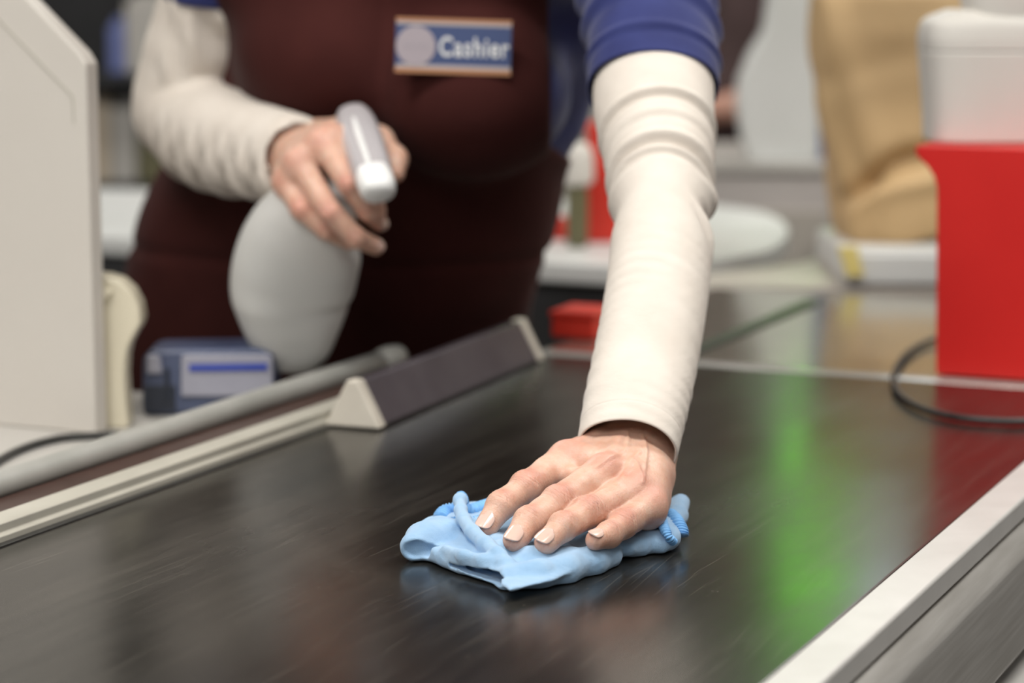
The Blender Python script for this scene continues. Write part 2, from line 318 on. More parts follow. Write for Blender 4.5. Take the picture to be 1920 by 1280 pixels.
# ------------------------------------------------------------------ implicit solids (smooth unions) -> one continuous mesh
class Vol:
    def __init__(s, lo, hi, res):
        s.lo = np.array(lo, float); s.res = res; s.n = np.ceil((np.array(hi) - s.lo) / res).astype(int) + 1
        s.d = np.full(s.n, 1.0, np.float32)
        s.ax = [(s.lo[i] + np.arange(s.n[i]) * res).astype(np.float32) for i in range(3)]
    def win(s, lo, hi):
        i0 = np.clip(np.floor((np.array(lo) - s.lo) / s.res).astype(int), 0, s.n); i1 = np.clip(np.ceil((np.array(hi) - s.lo) / s.res).astype(int) + 1, 0, s.n)
        sl = tuple(slice(a, b) for a, b in zip(i0, i1))
        return sl, s.ax[0][sl[0]][:, None, None], s.ax[1][sl[1]][None, :, None], s.ax[2][sl[2]][None, None, :]
    def put(s, sl, nd, k, op='add'):
        d = s.d[sl]
        if d.size == 0: return
        if op == 'add':
            if k > 0:
                h = np.maximum(k - np.abs(d - nd), 0) / k; s.d[sl] = np.minimum(d, nd) - h * h * k / 4
            else: s.d[sl] = np.minimum(d, nd)
        elif op == 'sub':
            nd = -nd; h = np.maximum(k - np.abs(d - nd), 0) / max(k, 1e-9); s.d[sl] = np.maximum(d, nd) + h * h * k / 4
    def cap(s, p, q, r1, r2, k=0.004, op='add', an=(1, 1, 1)):
        p = np.array(p, float); q = np.array(q, float); an = np.array(an, float); R = max(r1, r2) / an.min() + k + 3 * s.res
        sl, X, Y, Z = s.win(np.minimum(p, q) - R, np.maximum(p, q) + R)
        a = (q - p) * an; L2 = max(a @ a, 1e-12)
        X = (X - p[0]) * an[0]; Y = (Y - p[1]) * an[1]; Z = (Z - p[2]) * an[2]
        h = np.clip((X * a[0] + Y * a[1] + Z * a[2]) / L2, 0, 1)
        nd = np.sqrt((X - h * a[0]) ** 2 + (Y - h * a[1]) ** 2 + (Z - h * a[2]) ** 2) - (r1 + (r2 - r1) * h)
        s.put(sl, (nd / an.max()).astype(np.float32), k, op)
    def chain(s, pts, rs, k=0.004, op='add', an=(1, 1, 1)):
        for i in range(len(pts) - 1): s.cap(pts[i], pts[i + 1], rs[i], rs[i + 1], k, op, an)
    def ell(s, c, r, k=0.004, R=None, op='add'):
        c = np.array(c, float); r = np.array(r, float); mr = r.max() + k + 3 * s.res
        sl, X, Y, Z = s.win(c - mr, c + mr); X = X - c[0]; Y = Y - c[1]; Z = Z - c[2]
        if R is not None:
            R = np.array(R, float)   # rows = axes
            X, Y, Z = (R[i][0] * X + R[i][1] * Y + R[i][2] * Z for i in range(3))
        k0 = np.sqrt((X / r[0]) ** 2 + (Y / r[1]) ** 2 + (Z / r[2]) ** 2); k1 = np.sqrt((X / r[0] ** 2) ** 2 + (Y / r[1] ** 2) ** 2 + (Z / r[2] ** 2) ** 2)
        s.put(sl, (k0 * (k0 - 1) / np.maximum(k1, 1e-6)).astype(np.float32), k, op)
    def poly(s, pts, z0, z1, r, k=0.004, hfun=None, op='add'):
        pts = np.array(pts, float)[:, :2]; lo = pts.min(0); hi = pts.max(0); pad = r + k + 3 * s.res
        sl, X, Y, Z = s.win((lo[0] - pad, lo[1] - pad, z0 - pad), (hi[0] + pad, hi[1] + pad, z1 + pad + 0.01))
        X2, Y2 = X[:, :, 0], Y[:, :, 0]; d = np.full(np.broadcast_shapes(X2.shape, Y2.shape), 1e9); ins = np.zeros(d.shape, bool)
        for i in range(len(pts)):
            a = pts[i]; b = pts[(i + 1) % len(pts)]; e = b - a; wx = X2 - a[0]; wy = Y2 - a[1]
            t = np.clip((wx * e[0] + wy * e[1]) / (e @ e), 0, 1); d = np.minimum(d, (wx - e[0] * t) ** 2 + (wy - e[1] * t) ** 2)
            c = ((a[1] > Y2) != (b[1] > Y2)) & (X2 < (b[0] - a[0]) * (Y2 - a[1]) / (b[1] - a[1] + 1e-12) + a[0]); ins ^= c
        d = np.sqrt(d) * np.where(ins, -1, 1)
        zt = z1 + (hfun(X2, Y2) if hfun else 0)
        zt = np.broadcast_to(zt, d.shape)[:, :, None]
        dz = np.maximum(z0 - Z, Z - zt); dx = d[:, :, None]
        nd = np.sqrt(np.maximum(dx + r, 0) ** 2 + np.maximum(dz + r, 0) ** 2) + np.minimum(np.maximum(dx + r, dz + r), 0) - r
        s.put(sl, nd.astype(np.float32), k, op)
    def arrays(s):
        d = s.d; g = d < 0; nx, ny, nz = d.shape
        c = [g[i:nx - 1 + i, j:ny - 1 + j, k:nz - 1 + k] for i in (0, 1) for j in (0, 1) for k in (0, 1)]
        any_ = c[0].copy(); all_ = c[0].copy()
        for a in c[1:]: any_ |= a; all_ &= a
        idx = np.argwhere(any_ & ~all_)
        acc = np.zeros((len(idx), 3)); cnt = np.zeros(len(idx))
        offs = [(i, j, k) for i in (0, 1) for j in (0, 1) for k in (0, 1)]
        val = {o: d[idx[:, 0] + o[0], idx[:, 1] + o[1], idx[:, 2] + o[2]].astype(float) for o in offs}
        for o in offs:
            for ax in range(3):
                if o[ax] == 0:
                    p = list(o); p[ax] = 1; p = tuple(p); a, b = val[o], val[p]; m_ = (a < 0) != (b < 0)
                    t = np.where(m_, a / np.where(m_, a - b, 1), 0)
                    pos = np.array(o, float)[None, :].repeat(len(idx), 0); pos[:, ax] += t
                    acc += pos * m_[:, None]; cnt += m_
        vs = s.lo + (idx + acc / cnt[:, None]) * s.res
        vid = -np.ones((nx - 1, ny - 1, nz - 1), np.int64); vid[idx[:, 0], idx[:, 1], idx[:, 2]] = np.arange(len(idx))
        quads = []
        for ax in range(3):
            o1, o2 = [(1, 2), (2, 0), (0, 1)][ax]
            sh = [slice(None)] * 3; sh2 = [slice(None)] * 3; sh[ax] = slice(0, -1); sh2[ax] = slice(1, None)
            a = g[tuple(sh)]; b = g[tuple(sh2)]; e = np.argwhere(a != b)
            e = e[(e[:, o1] > 0) & (e[:, o2] > 0) & (e[:, o1] < d.shape[o1] - 1) & (e[:, o2] < d.shape[o2] - 1)]
            fl = a[e[:, 0], e[:, 1], e[:, 2]]
            def cell(d1, d2):
                q = e.copy(); q[:, o1] -= d1; q[:, o2] -= d2; return vid[q[:, 0], q[:, 1], q[:, 2]]
            q = np.stack([cell(1, 1), cell(0, 1), cell(0, 0), cell(1, 0)], 1)
            q[~fl] = q[~fl][:, ::-1]; quads.append(q)
        q = np.vstack(quads); q = q[(q >= 0).all(1)]
        return vs, q
def relax(vs, q, it=2, lam=0.5):
    e = np.vstack([q[:, [0, 1]], q[:, [1, 2]], q[:, [2, 3]], q[:, [3, 0]]]); e = np.vstack([e, e[:, ::-1]])
    cnt = np.bincount(e[:, 0], minlength=len(vs))[:, None]
    for _ in range(it):
        s = np.stack([np.bincount(e[:, 0], weights=vs[e[:, 1], i], minlength=len(vs)) for i in range(3)], 1)
        vs = vs * (1 - lam) + lam * s / np.maximum(cnt, 1)
    return vs
def vnormals(vs, q):
    n = np.cross(vs[q[:, 2]] - vs[q[:, 0]], vs[q[:, 3]] - vs[q[:, 1]]); out = np.zeros_like(vs)
    for i in range(4):
        for a in range(3): out[:, a] += np.bincount(q[:, i], weights=n[:, a], minlength=len(vs))
    return out / np.maximum(np.linalg.norm(out, axis=1), 1e-12)[:, None]
_rng = np.random.RandomState(7)
_wav = [(_rng.normal(size=3), _rng.uniform(0, 6.28)) for _ in range(24)]
def wob(p, freq, k=8, an=(1, 1, 1), off=0):
    p = np.asarray(p) * np.array(an); o = 0
    for i in range(k):
        d, ph = _wav[(i + off) % 24]; d = d / np.linalg.norm(d); o = o + np.sin((p @ d) * freq * (0.7 + 0.12 * i) + ph)
    return o / math.sqrt(k)
def fastmesh(vs, q, attrs=None):
    me = bpy.data.meshes.new('m'); me.vertices.add(len(vs)); me.vertices.foreach_set('co', np.asarray(vs, np.float32).ravel())
    me.loops.add(q.size); me.loops.foreach_set('vertex_index', q.ravel().astype(np.int32)); me.polygons.add(len(q))
    me.polygons.foreach_set('loop_start', (np.arange(len(q)) * 4).astype(np.int32)); me.update(calc_edges=True)
    for nme, a in (attrs or {}).items():
        if a.ndim == 1: at = me.attributes.new(nme, 'FLOAT', 'POINT'); at.data.foreach_set('value', a.astype(np.float32))
        else: at = me.attributes.new(nme, 'FLOAT_VECTOR', 'POINT'); at.data.foreach_set('vector', a.astype(np.float32).ravel())
    return me

# ------------------------------------------------------------------ the setting
def struct(o): o['kind'] = 'structure'; return o
struct(box('floor', (0, 3, -0.1), 14, 12, 0.1, M['floor']))
struct(box('wall_back', (0, 8.0, 0), 14, 0.1, 3.3, M['wall']))
struct(box('ceiling', (0, 4.0, 3.3), 14, 9, 0.1, M['ceilm']))
for i, (x, y) in enumerate(CEIL):
    t = thing('ceiling_light', (x, y, 3.16), 'rectangular lit ceiling panel above the checkout lanes', 'light', 'ceiling light panels')
    box('frame', (x, y, 3.16), 1.3, 0.6, 0.14, M['palegoods'], t, bev=0.01)
    box('diffuser', (x, y, 3.145), 1.22, 0.52, 0.02, M['diffuser'], t)
# ------------------------------------------------------------------ checkout counter
LZ = -0.018; BW = 0.537; AE = 0.838; A0 = -0.75
t = thing('checkout_counter', AB(0, 0.27, -BZ), 'checkout counter with black conveyor belt, beige side rail and white steel-clad rim', 'checkout counter')
abbox('conveyor_belt', A0, AE, 0.0, BW, -0.02, 0.0, M['belt'], t, bev=0.004, label='black scuffed rubber conveyor belt')
abbox('contact_shade_strip', A0, AE, 0.0004, 0.0065, 0.0, 0.0009, M['blackrub'], t)  # black strip: contact shade of the belt-rail gap put into colour
abbox('cabinet_body', A0, 1.36, 0.012, BW + 0.02, -BZ, -0.021, M['cabinet'], t)
abbox('rim', A0, 1.30, BW + 0.001, BW + 0.029, -0.012, 0.004, M['rim'], t, bev=0.0025)
# stainless bumper below the rim: bulging profile, with grooved lower rail
prof = [(BW + 0.024, -0.013), (BW + 0.033, -0.016), (BW + 0.041, -0.024), (BW + 0.044, -0.040), (BW + 0.044, -0.085), (BW + 0.036, -0.096), (BW + 0.024, -0.10)]
o = prism('steel_bumper', prof, (L0 + U * A0, V, Zv, U), 1.30 - A0, M['steel'], t, bev=0.002)
o = prism('lower_rail', [(BW + 0.024, -0.105), (BW + 0.05, -0.105), (BW + 0.056, -0.115), (BW + 0.056, -0.16), (BW + 0.024, -0.16)], (L0 + U * A0, V, Zv, U), 1.30 - A0, M['rim'], t, bev=0.003)
prism('side_rail', [(0.0, 0.0006), (0.0, 0.0045), (-0.003, 0.006), (-0.003, 0.0115), (-0.006, 0.013), (-0.021, 0.013), (-0.023, 0.011), (-0.023, -0.02), (0.0, -0.02)],
      (L0 + U * A0, V, Zv, U), 0.70 - A0, M['rail'], t, bev=0.0008, seg=2, label='beige grooved plastic rail')
abbox('rubber_strip', A0, 0.70, -0.052, -0.0235, -0.02, 0.0105, M['brown'], t, label='dark brown rubber strip')
tb = tube('bumper_tube', [AB(A0, -0.062, 0.016), AB(0.0, -0.062, 0.016), AB(0.645, -0.062, 0.016)], 0.0098, M['tubegrey'], t, n=20, m=24, label='grey round tube')
tube('tube_cap', [AB(0.645, -0.062, 0.016), AB(0.655, -0.062, 0.016), AB(0.668, -0.062, 0.016), AB(0.682, -0.062, 0.016)], [0.0100, 0.0118, 0.0120, 0.0105], M['tubegrey'], t, n=12, m=24)
abbox('ledge', A0, 0.60, -0.50, -0.074, -0.05, LZ, M['ledge'], t, bev=0.003, label='light grey cashier ledge')
prism('end_strip', [(0, -.02), (0, 0), (.005, .0012), (.011, .0018), (.017, .0017), (.024, .0002), (.024, -.02)], (L0 + U * (AE + .001), U, Zv, V), BW, M['stripmetal'], t, bev=0.001, label='bright metal strip at the belt end')
abbox('scanner_plate', AE + 0.026, 1.36, 0.0, BW, -0.02, 0.0, M['plate'], t, bev=0.002, label='dull steel plate beyond the belt')
q1, q2 = G(1318, 652), G(1575, 545)
dv = (q2 - q1); Lq = np.linalg.norm(dv); dv /= Lq; dn = np.array([-dv[1], dv[0], 0])
prism('rubber_seam', [(0, -0.008), (Lq, -0.008), (Lq, 0.008), (0, 0.008)], (q1 - dv * 0.1 + Zv * 0.0003, dv, dn, Zv), 0.002, M['blackrub'], t, label='dark diagonal rubber seam')

# ------------------------------------------------------------------ belt divider
t = thing('belt_divider', AB(0.62, 0.03, 0), 'triangular checkout divider bar with smoky grey sides and cream end caps lying on the belt', 'divider')
base = G(617, 797); bl = G(617, 797); br = G(712, 808)
e1 = G(1022, 676) - br; Ld = np.linalg.norm(e1); e1 /= Ld; e2 = np.array([e1[1], -e1[0], 0.]); wd = (br - bl) @ e2
org = br - e2 * wd
hh = 0.039
def tri(s): return [(wd / 2 + (0.002 - wd / 2) * s, 0.0), (wd / 2 - (0.002 - wd / 2) * s, 0.0), (wd / 2 + 0.005 * s, hh * s), (wd / 2 - 0.005 * s, hh * s)]
def trib(s, z0=0.001):
    c = wd / 2; h = hh * s
    return [(c - wd / 2 * s, z0), (c + wd / 2 * s, z0), (c + wd / 2 * s - 0.001, z0 + 0.003), (c + 0.0045, z0 + h - 0.001), (c - 0.0045, z0 + h - 0.001), (c - wd / 2 * s + 0.001, z0 + 0.003)]
prism('bar_body', trib(0.93, 0.0022), (org + e1 * 0.014, e2, Zv, e1), Ld - 0.028, M['divider'], t, bev=0.0012, label='smoky grey translucent bar')
prism('foot_strip', [(0.003, 0.0004), (wd - 0.002, 0.0004), (wd - 0.002, 0.0022), (0.003, 0.0022)], (org + e1 * 0.01, e2, Zv, e1), Ld - 0.02, M['divdark'], t)
prism('end_cap', trib(1.0), (org, e2, Zv, e1), 0.014, M['cap'], t, bev=0.0022, seg=4, label='cream end cap')
prism('end_cap', trib(1.0), (org + e1 * (Ld - 0.014), e2, Zv, e1), 0.014, M['cap'], t, bev=0.0022, seg=4, label='cream end cap')

# ------------------------------------------------------------------ left: partition panel, cream hood, terminal, cable
cr = G(179, 814, LZ) ; ms = -V
poly = [(0, 0.0), (0, 0.302), (0.006, 0.311), (0.17, 0.455), (0.62, 0.455), (0.62, 0.0)]
t = thing('partition_panel', cr, 'tall off-white partition board with a chamfered corner standing on the ledge', 'partition')
prism('board', poly, (cr, ms, Zv, U), 0.018, M['panel'], t, bev=0.002)
prism('inner_trim', [(0.012, 0.254), (0.0125, 0.276), (0.2, 0.439), (0.2, 0.4375), (0.0135, 0.2752), (0.013, 0.254)], (cr - U * 0.0006, ms, Zv, U), 0.001, M['rail'], t)
t = thing('receipt_printer_hood', P(200, 805, 1.95), 'cream curved plastic hood behind the white partition', 'printer')
yy = 1.975; pb = 640 - F * math.tan(math.atan((BZ + LZ - H) / yy) + PIT)
pl = [(172, pb), (172, 518), (178, 517), (200, 519), (225, 527), (246, 546), (260, 572), (265, 600), (262, 612), (251, 630), (241, 650), (236, 672), (234, 705), (236, 750), (241, pb)]
oo = P(200, pb, yy)
pts = [((P(a, b, yy) - oo)[0], (P(a, b, yy) - oo)[2]) for a, b in pl]
prism('shell', pts, (np.array([oo[0], yy, oo[2]]), RTv, Zv, np.array([0, 1., 0])), 0.034, M['cream'], t, bev=0.009, seg=5)
pin = [((P(a, b, yy) - oo)[0], (P(a, b, yy) - oo)[2]) for a, b in [(176, 800), (176, 560), (186, 545), (206, 540), (214, 546), (196, 566), (188, 600), (186, 800)]]
prism('front_ridge', pin, (np.array([oo[0], yy - 0.006, oo[2]]), RTv, Zv, np.array([0, 1., 0])), 0.012, M['cream'], t, bev=0.004, seg=4)

t = thing('card_terminal', (-0.253, 2.03, BZ + LZ), 'blue-grey handheld terminal with a bright blue stripe lying behind the grey tube', 'card terminal')
X0, Y0 = -0.309, 2.03
def tp(px, py, y=2.03): q = P(px, py, y); return (q[0] - X0, max(q[2] - BZ - LZ, 0.0006))
FY = np.array([0, 1., 0]); FR = (np.array([X0, Y0, BZ + LZ]), RTv, Zv, FY)
bp = [tp(268, 785), tp(266, 760), tp(266, 690), tp(268, 668), tp(285, 655), tp(490, 652), tp(513, 660), tp(518, 690), tp(516, 785)]
prism('body', bp, FR, 0.06, M['termblue'], t, bev=0.005, seg=4)
prism('face_plate', [tp(340, 742), tp(340, 668), tp(346, 664), tp(505, 664), tp(512, 670), tp(512, 742)], (np.array([X0, Y0 - 0.003, BZ + LZ]), RTv, Zv, FY), 0.006, M['termface'], t, bev=0.0015, label='pale grey face plate')
prism('stripe', [tp(356, 694), tp(356, 682), tp(502, 680), tp(502, 692)], (np.array([X0, Y0 - 0.0045, BZ + LZ]), RTv, Zv, FY), 0.003, M['termstripe'], t, label='bright blue stripe')
prism('side_knob', [tp(275, 700), tp(275, 664), tp(300, 664), tp(306, 700)], (np.array([X0, Y0 - 0.005, BZ + LZ]), RTv, Zv, FY), 0.01, M['termface'], t, bev=0.003)
prism('recess', [tp(270, 775), tp(270, 722), tp(330, 722), tp(330, 770)], (np.array([X0, Y0 - 0.001, BZ + LZ]), RTv, Zv, FY), 0.003, M['termdark'], t, bev=0.001)
prism('rib', [tp(310, 750), tp(310, 690), tp(318, 690), tp(318, 750)], (np.array([X0, Y0 - 0.004, BZ + LZ]), RTv, Zv, FY), 0.01, M['termdark'], t, bev=0.001)
cabl = [G(a_, b_, LZ + .0034) for a_, b_ in ((-60, 905), (0, 862), (50, 838), (110, 822), (170, 817), (215, 815), (240, 818))]
meta(tube('power_cable', cabl, 0.0032, M['blackrub'], n=40, m=12), 'thin black cable on the ledge below the white partition', 'cable')

# ------------------------------------------------------------------ right: red stand, pale device, looped cable
yr = 2.13
t = thing('red_stand', P(1850, 692, yr), 'bright red stand with a flared top lip at the right edge', 'stand')
xr = P(1757, 600, yr)[0]; z0 = 0.0015 + BZ
c0r = P(1757, 600, yr)
def rp(px, py):
    d = ray(px, py); nU = U; k = ((c0r - O) @ nU) / (d @ nU); q = O + d * k - c0r; return (q @ V, O[2] + d[2] * k - z0)
rl = [(0, 0.0), rp(1756, 420), rp(1756, 352), rp(1750, 330), rp(1738, 311), rp(1722, 297), rp(1716, 286), rp(1716, 276), rp(1722, 272)]
rrx = 0.158
rl2 = [(rrx - a, b) for a, b in rl[::-1]]
prism('stand_body', rl + rl2, (np.array([xr, yr, z0]), V, Zv, U), 0.13, M['red'], t, bev=0.0025, seg=3)
zt = rp(1757, 271)[1] + z0
yd = yr + 0.012
t = thing('customer_display', (xr + 0.09, yd + 0.05, zt), 'off-white rounded plastic device standing on the red stand', 'device')
def dp(px, py): q = P(px, py, yd); return (q[0], q[2] - zt)
xs = dp(1757, 270)[0]
zz = dp(1757, 20)[1]; zs = dp(1757, 98)[1]
def boxloft(levels, ymid, mtl, name, par, n=40, m=64, pw=5.0, **kw):
    pts = [(a, ymid, z) for a, z, rx, ry in levels]; 
    return link(name, loft(pts, [(rx, ry) for _, _, rx, ry in levels], n, m, (0, 1, 0.0001), power=pw), mtl, par, **kw)
XR = dp(2100, 200)[0]; cx = (xs + XR) / 2; hw = (XR - xs) / 2
hz = zt
boxloft([(cx, hz, hw - 0.001, 0.05), (cx, hz + 0.4 * zs, hw + 0.001, 0.052), (cx, hz + zs, hw + 0.0055, 0.055)], yd + 0.06, M['device'], 'lower_shell', t)
boxloft([(cx, hz + zs - 0.0005, hw + 0.004, 0.053), (cx, hz + zs + 0.0012, hw + 0.004, 0.053)], yd + 0.06, M['seam'], 'seam', t, n=4)
boxloft([(cx, hz + zs + 0.001, hw + 0.0057, 0.0552), (cx, hz + zs + 0.4 * (zz - zs), hw + 0.0057, 0.055), (cx, hz + zs + 0.75 * (zz - zs), hw + 0.001, 0.052), (cx, hz + zz, hw - 0.018, 0.04)], yd + 0.06, M['device'], 'upper_shell', t)
tx = P(1905, 10, yd)[0]
boxloft([(tx + 0.05, hz + zz - 0.001, 0.05, 0.03), (tx + 0.045, hz + zz + 0.006, 0.078, 0.04), (tx + 0.045, hz + zz + 0.03, 0.084, 0.042), (tx + 0.045, hz + zz + 0.10, 0.084, 0.042)], yd + 0.05, M['device'], 'screen_housing', t)
lp = [P(1768, 622, 2.16), G(1735, 642, 0.004), G(1700, 664, 0.004), G(1680, 692, 0.004), G(1676, 716, 0.004), G(1690, 743, 0.004), G(1730, 766, 0.004), G(1790, 781, 0.004), G(1860, 788, 0.004), G(1940, 789, 0.004), G(2040, 780, 0.004)]
lp[0] = G(1775, 630, 0.006)
meta(tube('device_cable', lp, 0.0028, M['blackrub'], n=90, m=12), 'black cable looping over the belt from behind the red stand', 'cable')

# ------------------------------------------------------------------ behind the counter (far, out of focus)
t = thing('back_worktop', (0.6, 3.2, 0), 'pinkish grey worktop behind the steel plate', 'worktop')
xw0 = G(1330, 520)[0]
prism('top', [(.18, 2.77), (1.6, 2.77), (1.6, 3.85), (.52, 3.85), (.52, 3.45), (.455, 3.2), (.36, 3.0), (.2, 2.86)], (np.array([0, 0, BZ - .028]), RTv, FY, Zv), .025, M['pinkgrey'], t, bev=0.004)
box('base', (xw0 + 0.85, 3.32, 0), 0.78, 0.98, BZ - 0.029, M['cabinet'], t)
t = thing('white_tray', G(1680, 535) + 0, 'low white tray under the paper bag', 'tray')
p0 = G(1590, 538, 0)
box('tray_body', (p0[0] + 0.22, 2.90, BZ - 0.0025), 0.44, 0.27, 0.0395, M['white'], t, bev=0.006)
box('tray_lip', (p0[0] + 0.22, 2.775, BZ + 0.034), 0.43, 0.015, 0.006, M['white'], t, bev=0.002)
q1, q2 = P(1592, 468, 2.74), P(1612, 522, 2.74)
tp_ = prism('yellow_tape', [(0, 0), (0.022, 0), (0.03, -0.035), (0.01, -0.035)], (P(1572, 462, 2.755), RTv, np.array([0, 0.0, 1.]), FY), 0.006, M['tape'], bev=0.001)
meta(tp_, 'short yellow tape strip on the corner of the white tray', 'tape')
# kraft paper bag: crumpled lofted sack
SGN = 1
def bagdisp(s, th): return 0.003 * np.sin(3 * th + 9 * s) + 0.0025 * np.sin(7 * th - 25 * s) + 0.003 * np.exp(-((s - 0.055 - 0.03 * np.sin(th)) / 0.02) ** 2) - 0.026 * np.exp(-((s - 0.095 + 0.05 * np.cos(th)) / 0.012) ** 2) * np.clip(-np.sin(th) * SGN + .1, 0, 1) + 0.010 * np.exp(-((s - 0.060 + 0.05 * np.cos(th)) / 0.016) ** 2) * np.clip(-np.sin(th) * SGN + .1, 0, 1) - 0.004 * np.exp(-((s - 0.22 + 0.03 * np.cos(th)) / 0.02) ** 2)
zb = BZ + 0.0405
bx = P(1700, 400, 2.95)[0]
me = loft([(bx + 0.005, 2.93, zb), (bx, 2.93, zb + 0.02), (bx - 0.003, 2.935, zb + 0.06), (bx - 0.007, 2.94, zb + 0.15), (bx - 0.010, 2.94, zb + 0.23), (bx - 0.01, 2.94, zb + 0.288)],
          [(0.074, 0.066), (0.086, 0.080), (0.088, 0.085), (0.102, 0.085), (0.110, 0.078), (0.112, 0.06)], 90, 96, (0, 1, 0.001), bagdisp, power=3.4)
meta(link('paper_bag', me, M['paper']), 'crumpled tan kraft paper bag standing behind the red stand', 'bag')
# white round-ended table
t = thing('white_table', (-0.1, 3.3, 0), 'long white table with a rounded end behind the cashier', 'table')
fl = G(120, 440, 0.0); fr = G(1150, 500, 0.0); re = G(1478, 440, 0.0); bk = G(1300, 380, 0.0); bl_ = G(150, 355, 0.0)
ctrl = [fr, fr * 0.5 + re * 0.5 + np.array([0.045, -0.06, 0]), re, re * 0.5 + bk * 0.5 + np.array([0.05, 0.05, 0]), bk]
pp = [bl_, fl] + list(catmull(ctrl, 26))
zt_ = 0.0
prism('table_top', [(p[0], p[1]) for p in pp], (np.array([0, 0, BZ - 0.024]), RTv, FY, Zv), 0.026, M['white'], t, bev=0.004)
prism('under_table_shade', [(min(p[0], 0.19), p[1] * 0.985 + 0.06) for p in pp], (np.array([0, 0, 0.25]), RTv, FY, Zv), BZ - 0.275, M['dark'], t)  # dark block: shade below the table top put into its colour
for x, y in [(-0.5, 3.35), (-0.02, 3.12), (0.0, 3.45), (-0.45, 3.6)]:
    tube('leg', [(x, y, 0), (x, y, 0.12), (x, y, 0.25)], 0.02, M['dark'], t, n=4, m=12)
# goods on the table
yg = 3.1
c = G(1085, 388, 0.002)
yq = 3.12
t = thing('pump_bottle', (P(1085, 390, yq)[0], yq, BZ + 0.002), 'small white bottle beside the raised blue sleeve', 'bottle')
xx = P(1083, 300, yq)[0]; zb0 = BZ + 0.002; zt0 = P(1083, 268, yq)[2]; hb = zt0 - zb0
link('bottle_body', loft([(xx, yq, zb0 + .001), (xx, yq, zb0 + hb * .1), (xx, yq, zb0 + hb * .5), (xx, yq, zb0 + hb * .62)], [0.012, 0.014, 0.014, 0.010], 24, 32, (0, 1, 0.001)), M['olive'], t)
link('bottle_cap', loft([(xx, yq, zb0 + hb * .6), (xx, yq, zb0 + hb * .66), (xx, yq, zb0 + hb * .9), (xx, yq, zb0 + hb)], [0.016, 0.021, 0.020, 0.011], 24, 32, (0, 1, 0.001)), M['device'], t)
x0 = P(1102, 390, 3.16)[0]
t = thing('red_carton', (x0 + 0.05, 3.2, BZ + 0.002), 'red carton on the white table behind the raised arm', 'carton')
box('carton_body', (x0 + 0.05, 3.2, BZ + 0.002), 0.10, 0.06, P(1102, 250, 3.2)[2] - BZ, M['redgoods'], t, bev=0.003)
box('carton_lid', (x0 + 0.05, 3.2, P(1102, 250, 3.2)[2] + 0.002), 0.102, 0.062, 0.012, M['redgoods'], t, bev=0.003)
x0 = P(1052, 390, 3.2)[0]
meta(link('red_jar', loft([(x0, 3.22, BZ + .002), (x0, 3.22, BZ + .008), (x0, 3.22, BZ + .025), (x0, 3.22, BZ + .032)], [0.013, 0.016, 0.016, 0.008], 20, 28, (0, 1, 0.001)), M['redgoods']), 'small red jar at the edge of the white table', 'jar')
yk = 2.33; k0, k1 = P(1052, 600, yk), P(1140, 600, yk)
t = thing('red_box', ((k0[0] + k1[0]) / 2, yk + .04, BZ + .001), 'small red box on the steel plate behind the reaching arm', 'box')
box('box_body', ((k0[0] + k1[0]) / 2, yk + .04, BZ + .001), k1[0] - k0[0], .06, .020, M['redgoods'], t, rz=-.4, bev=.003)
box('box_lid', ((k0[0] + k1[0]) / 2, yk + .04, BZ + .0215), k1[0] - k0[0] + .003, .063, .006, M['redgoods'], t, rz=-.4, bev=.002)
# grey cabinet and white monitor beyond
t = thing('grey_cabinet', (0.44, 4.1, 0), 'grey steel cabinet beyond the white table', 'cabinet')
xa, xb = P(1300, 400, 3.9)[0], P(1572, 400, 3.9)[0]; zc = P(1400, 312, 3.9)[2]
box('cabinet_body', ((xa + xb) / 2, 4.15, 0), xb - xa, 0.5, zc - 0.012, M['greysteel'], t, bev=0.006)
box('cabinet_top', ((xa + xb) / 2, 4.15, zc - 0.011), xb - xa + 0.01, 0.52, 0.014, M['palegoods'], t, bev=0.004)
box('cabinet_door', ((xa + xb) / 2, 3.895, 0.1), xb - xa - 0.04, 0.012, zc - 0.17, M['pinkgrey'], t, bev=0.003)
t = thing('white_monitor', ((xa + xb) / 2, 4.05, zc + 0.003), 'white monitor seen from behind on the grey cabinet', 'monitor')
yv = 4.0
def vp(px, py): q = P(px, py, yv); return (q[0], q[2])
pts = [vp(1402, 303), vp(1392, 260), vp(1382, 200), vp(1385, 150), vp(1405, 100), vp(1432, 55), vp(1440, 0), vp(1448, -120), vp(1530, -125), vp(1536, 0), vp(1538, 303)]
prism('back_shell', pts, (np.array([0, yv, 0.0]), RTv, Zv, FY), 0.05, M['white'], t, bev=0.012, seg=4)
prism('side_bezel', [vp(1540, 303), vp(1538, -122), vp(1556, -118), vp(1560, 303)], (np.array([0, yv + 0.01, 0.0]), RTv, Zv, FY), 0.05, M['bluegoods'], t, bev=0.004)
zb2 = vp(1400, 303)[1]
box('foot', (vp(1470, 300)[0], yv + 0.03, zc + 0.003), 0.1, 0.09, max(zb2 - zc - 0.003, 0.004), M['white'], t, bev=0.002)

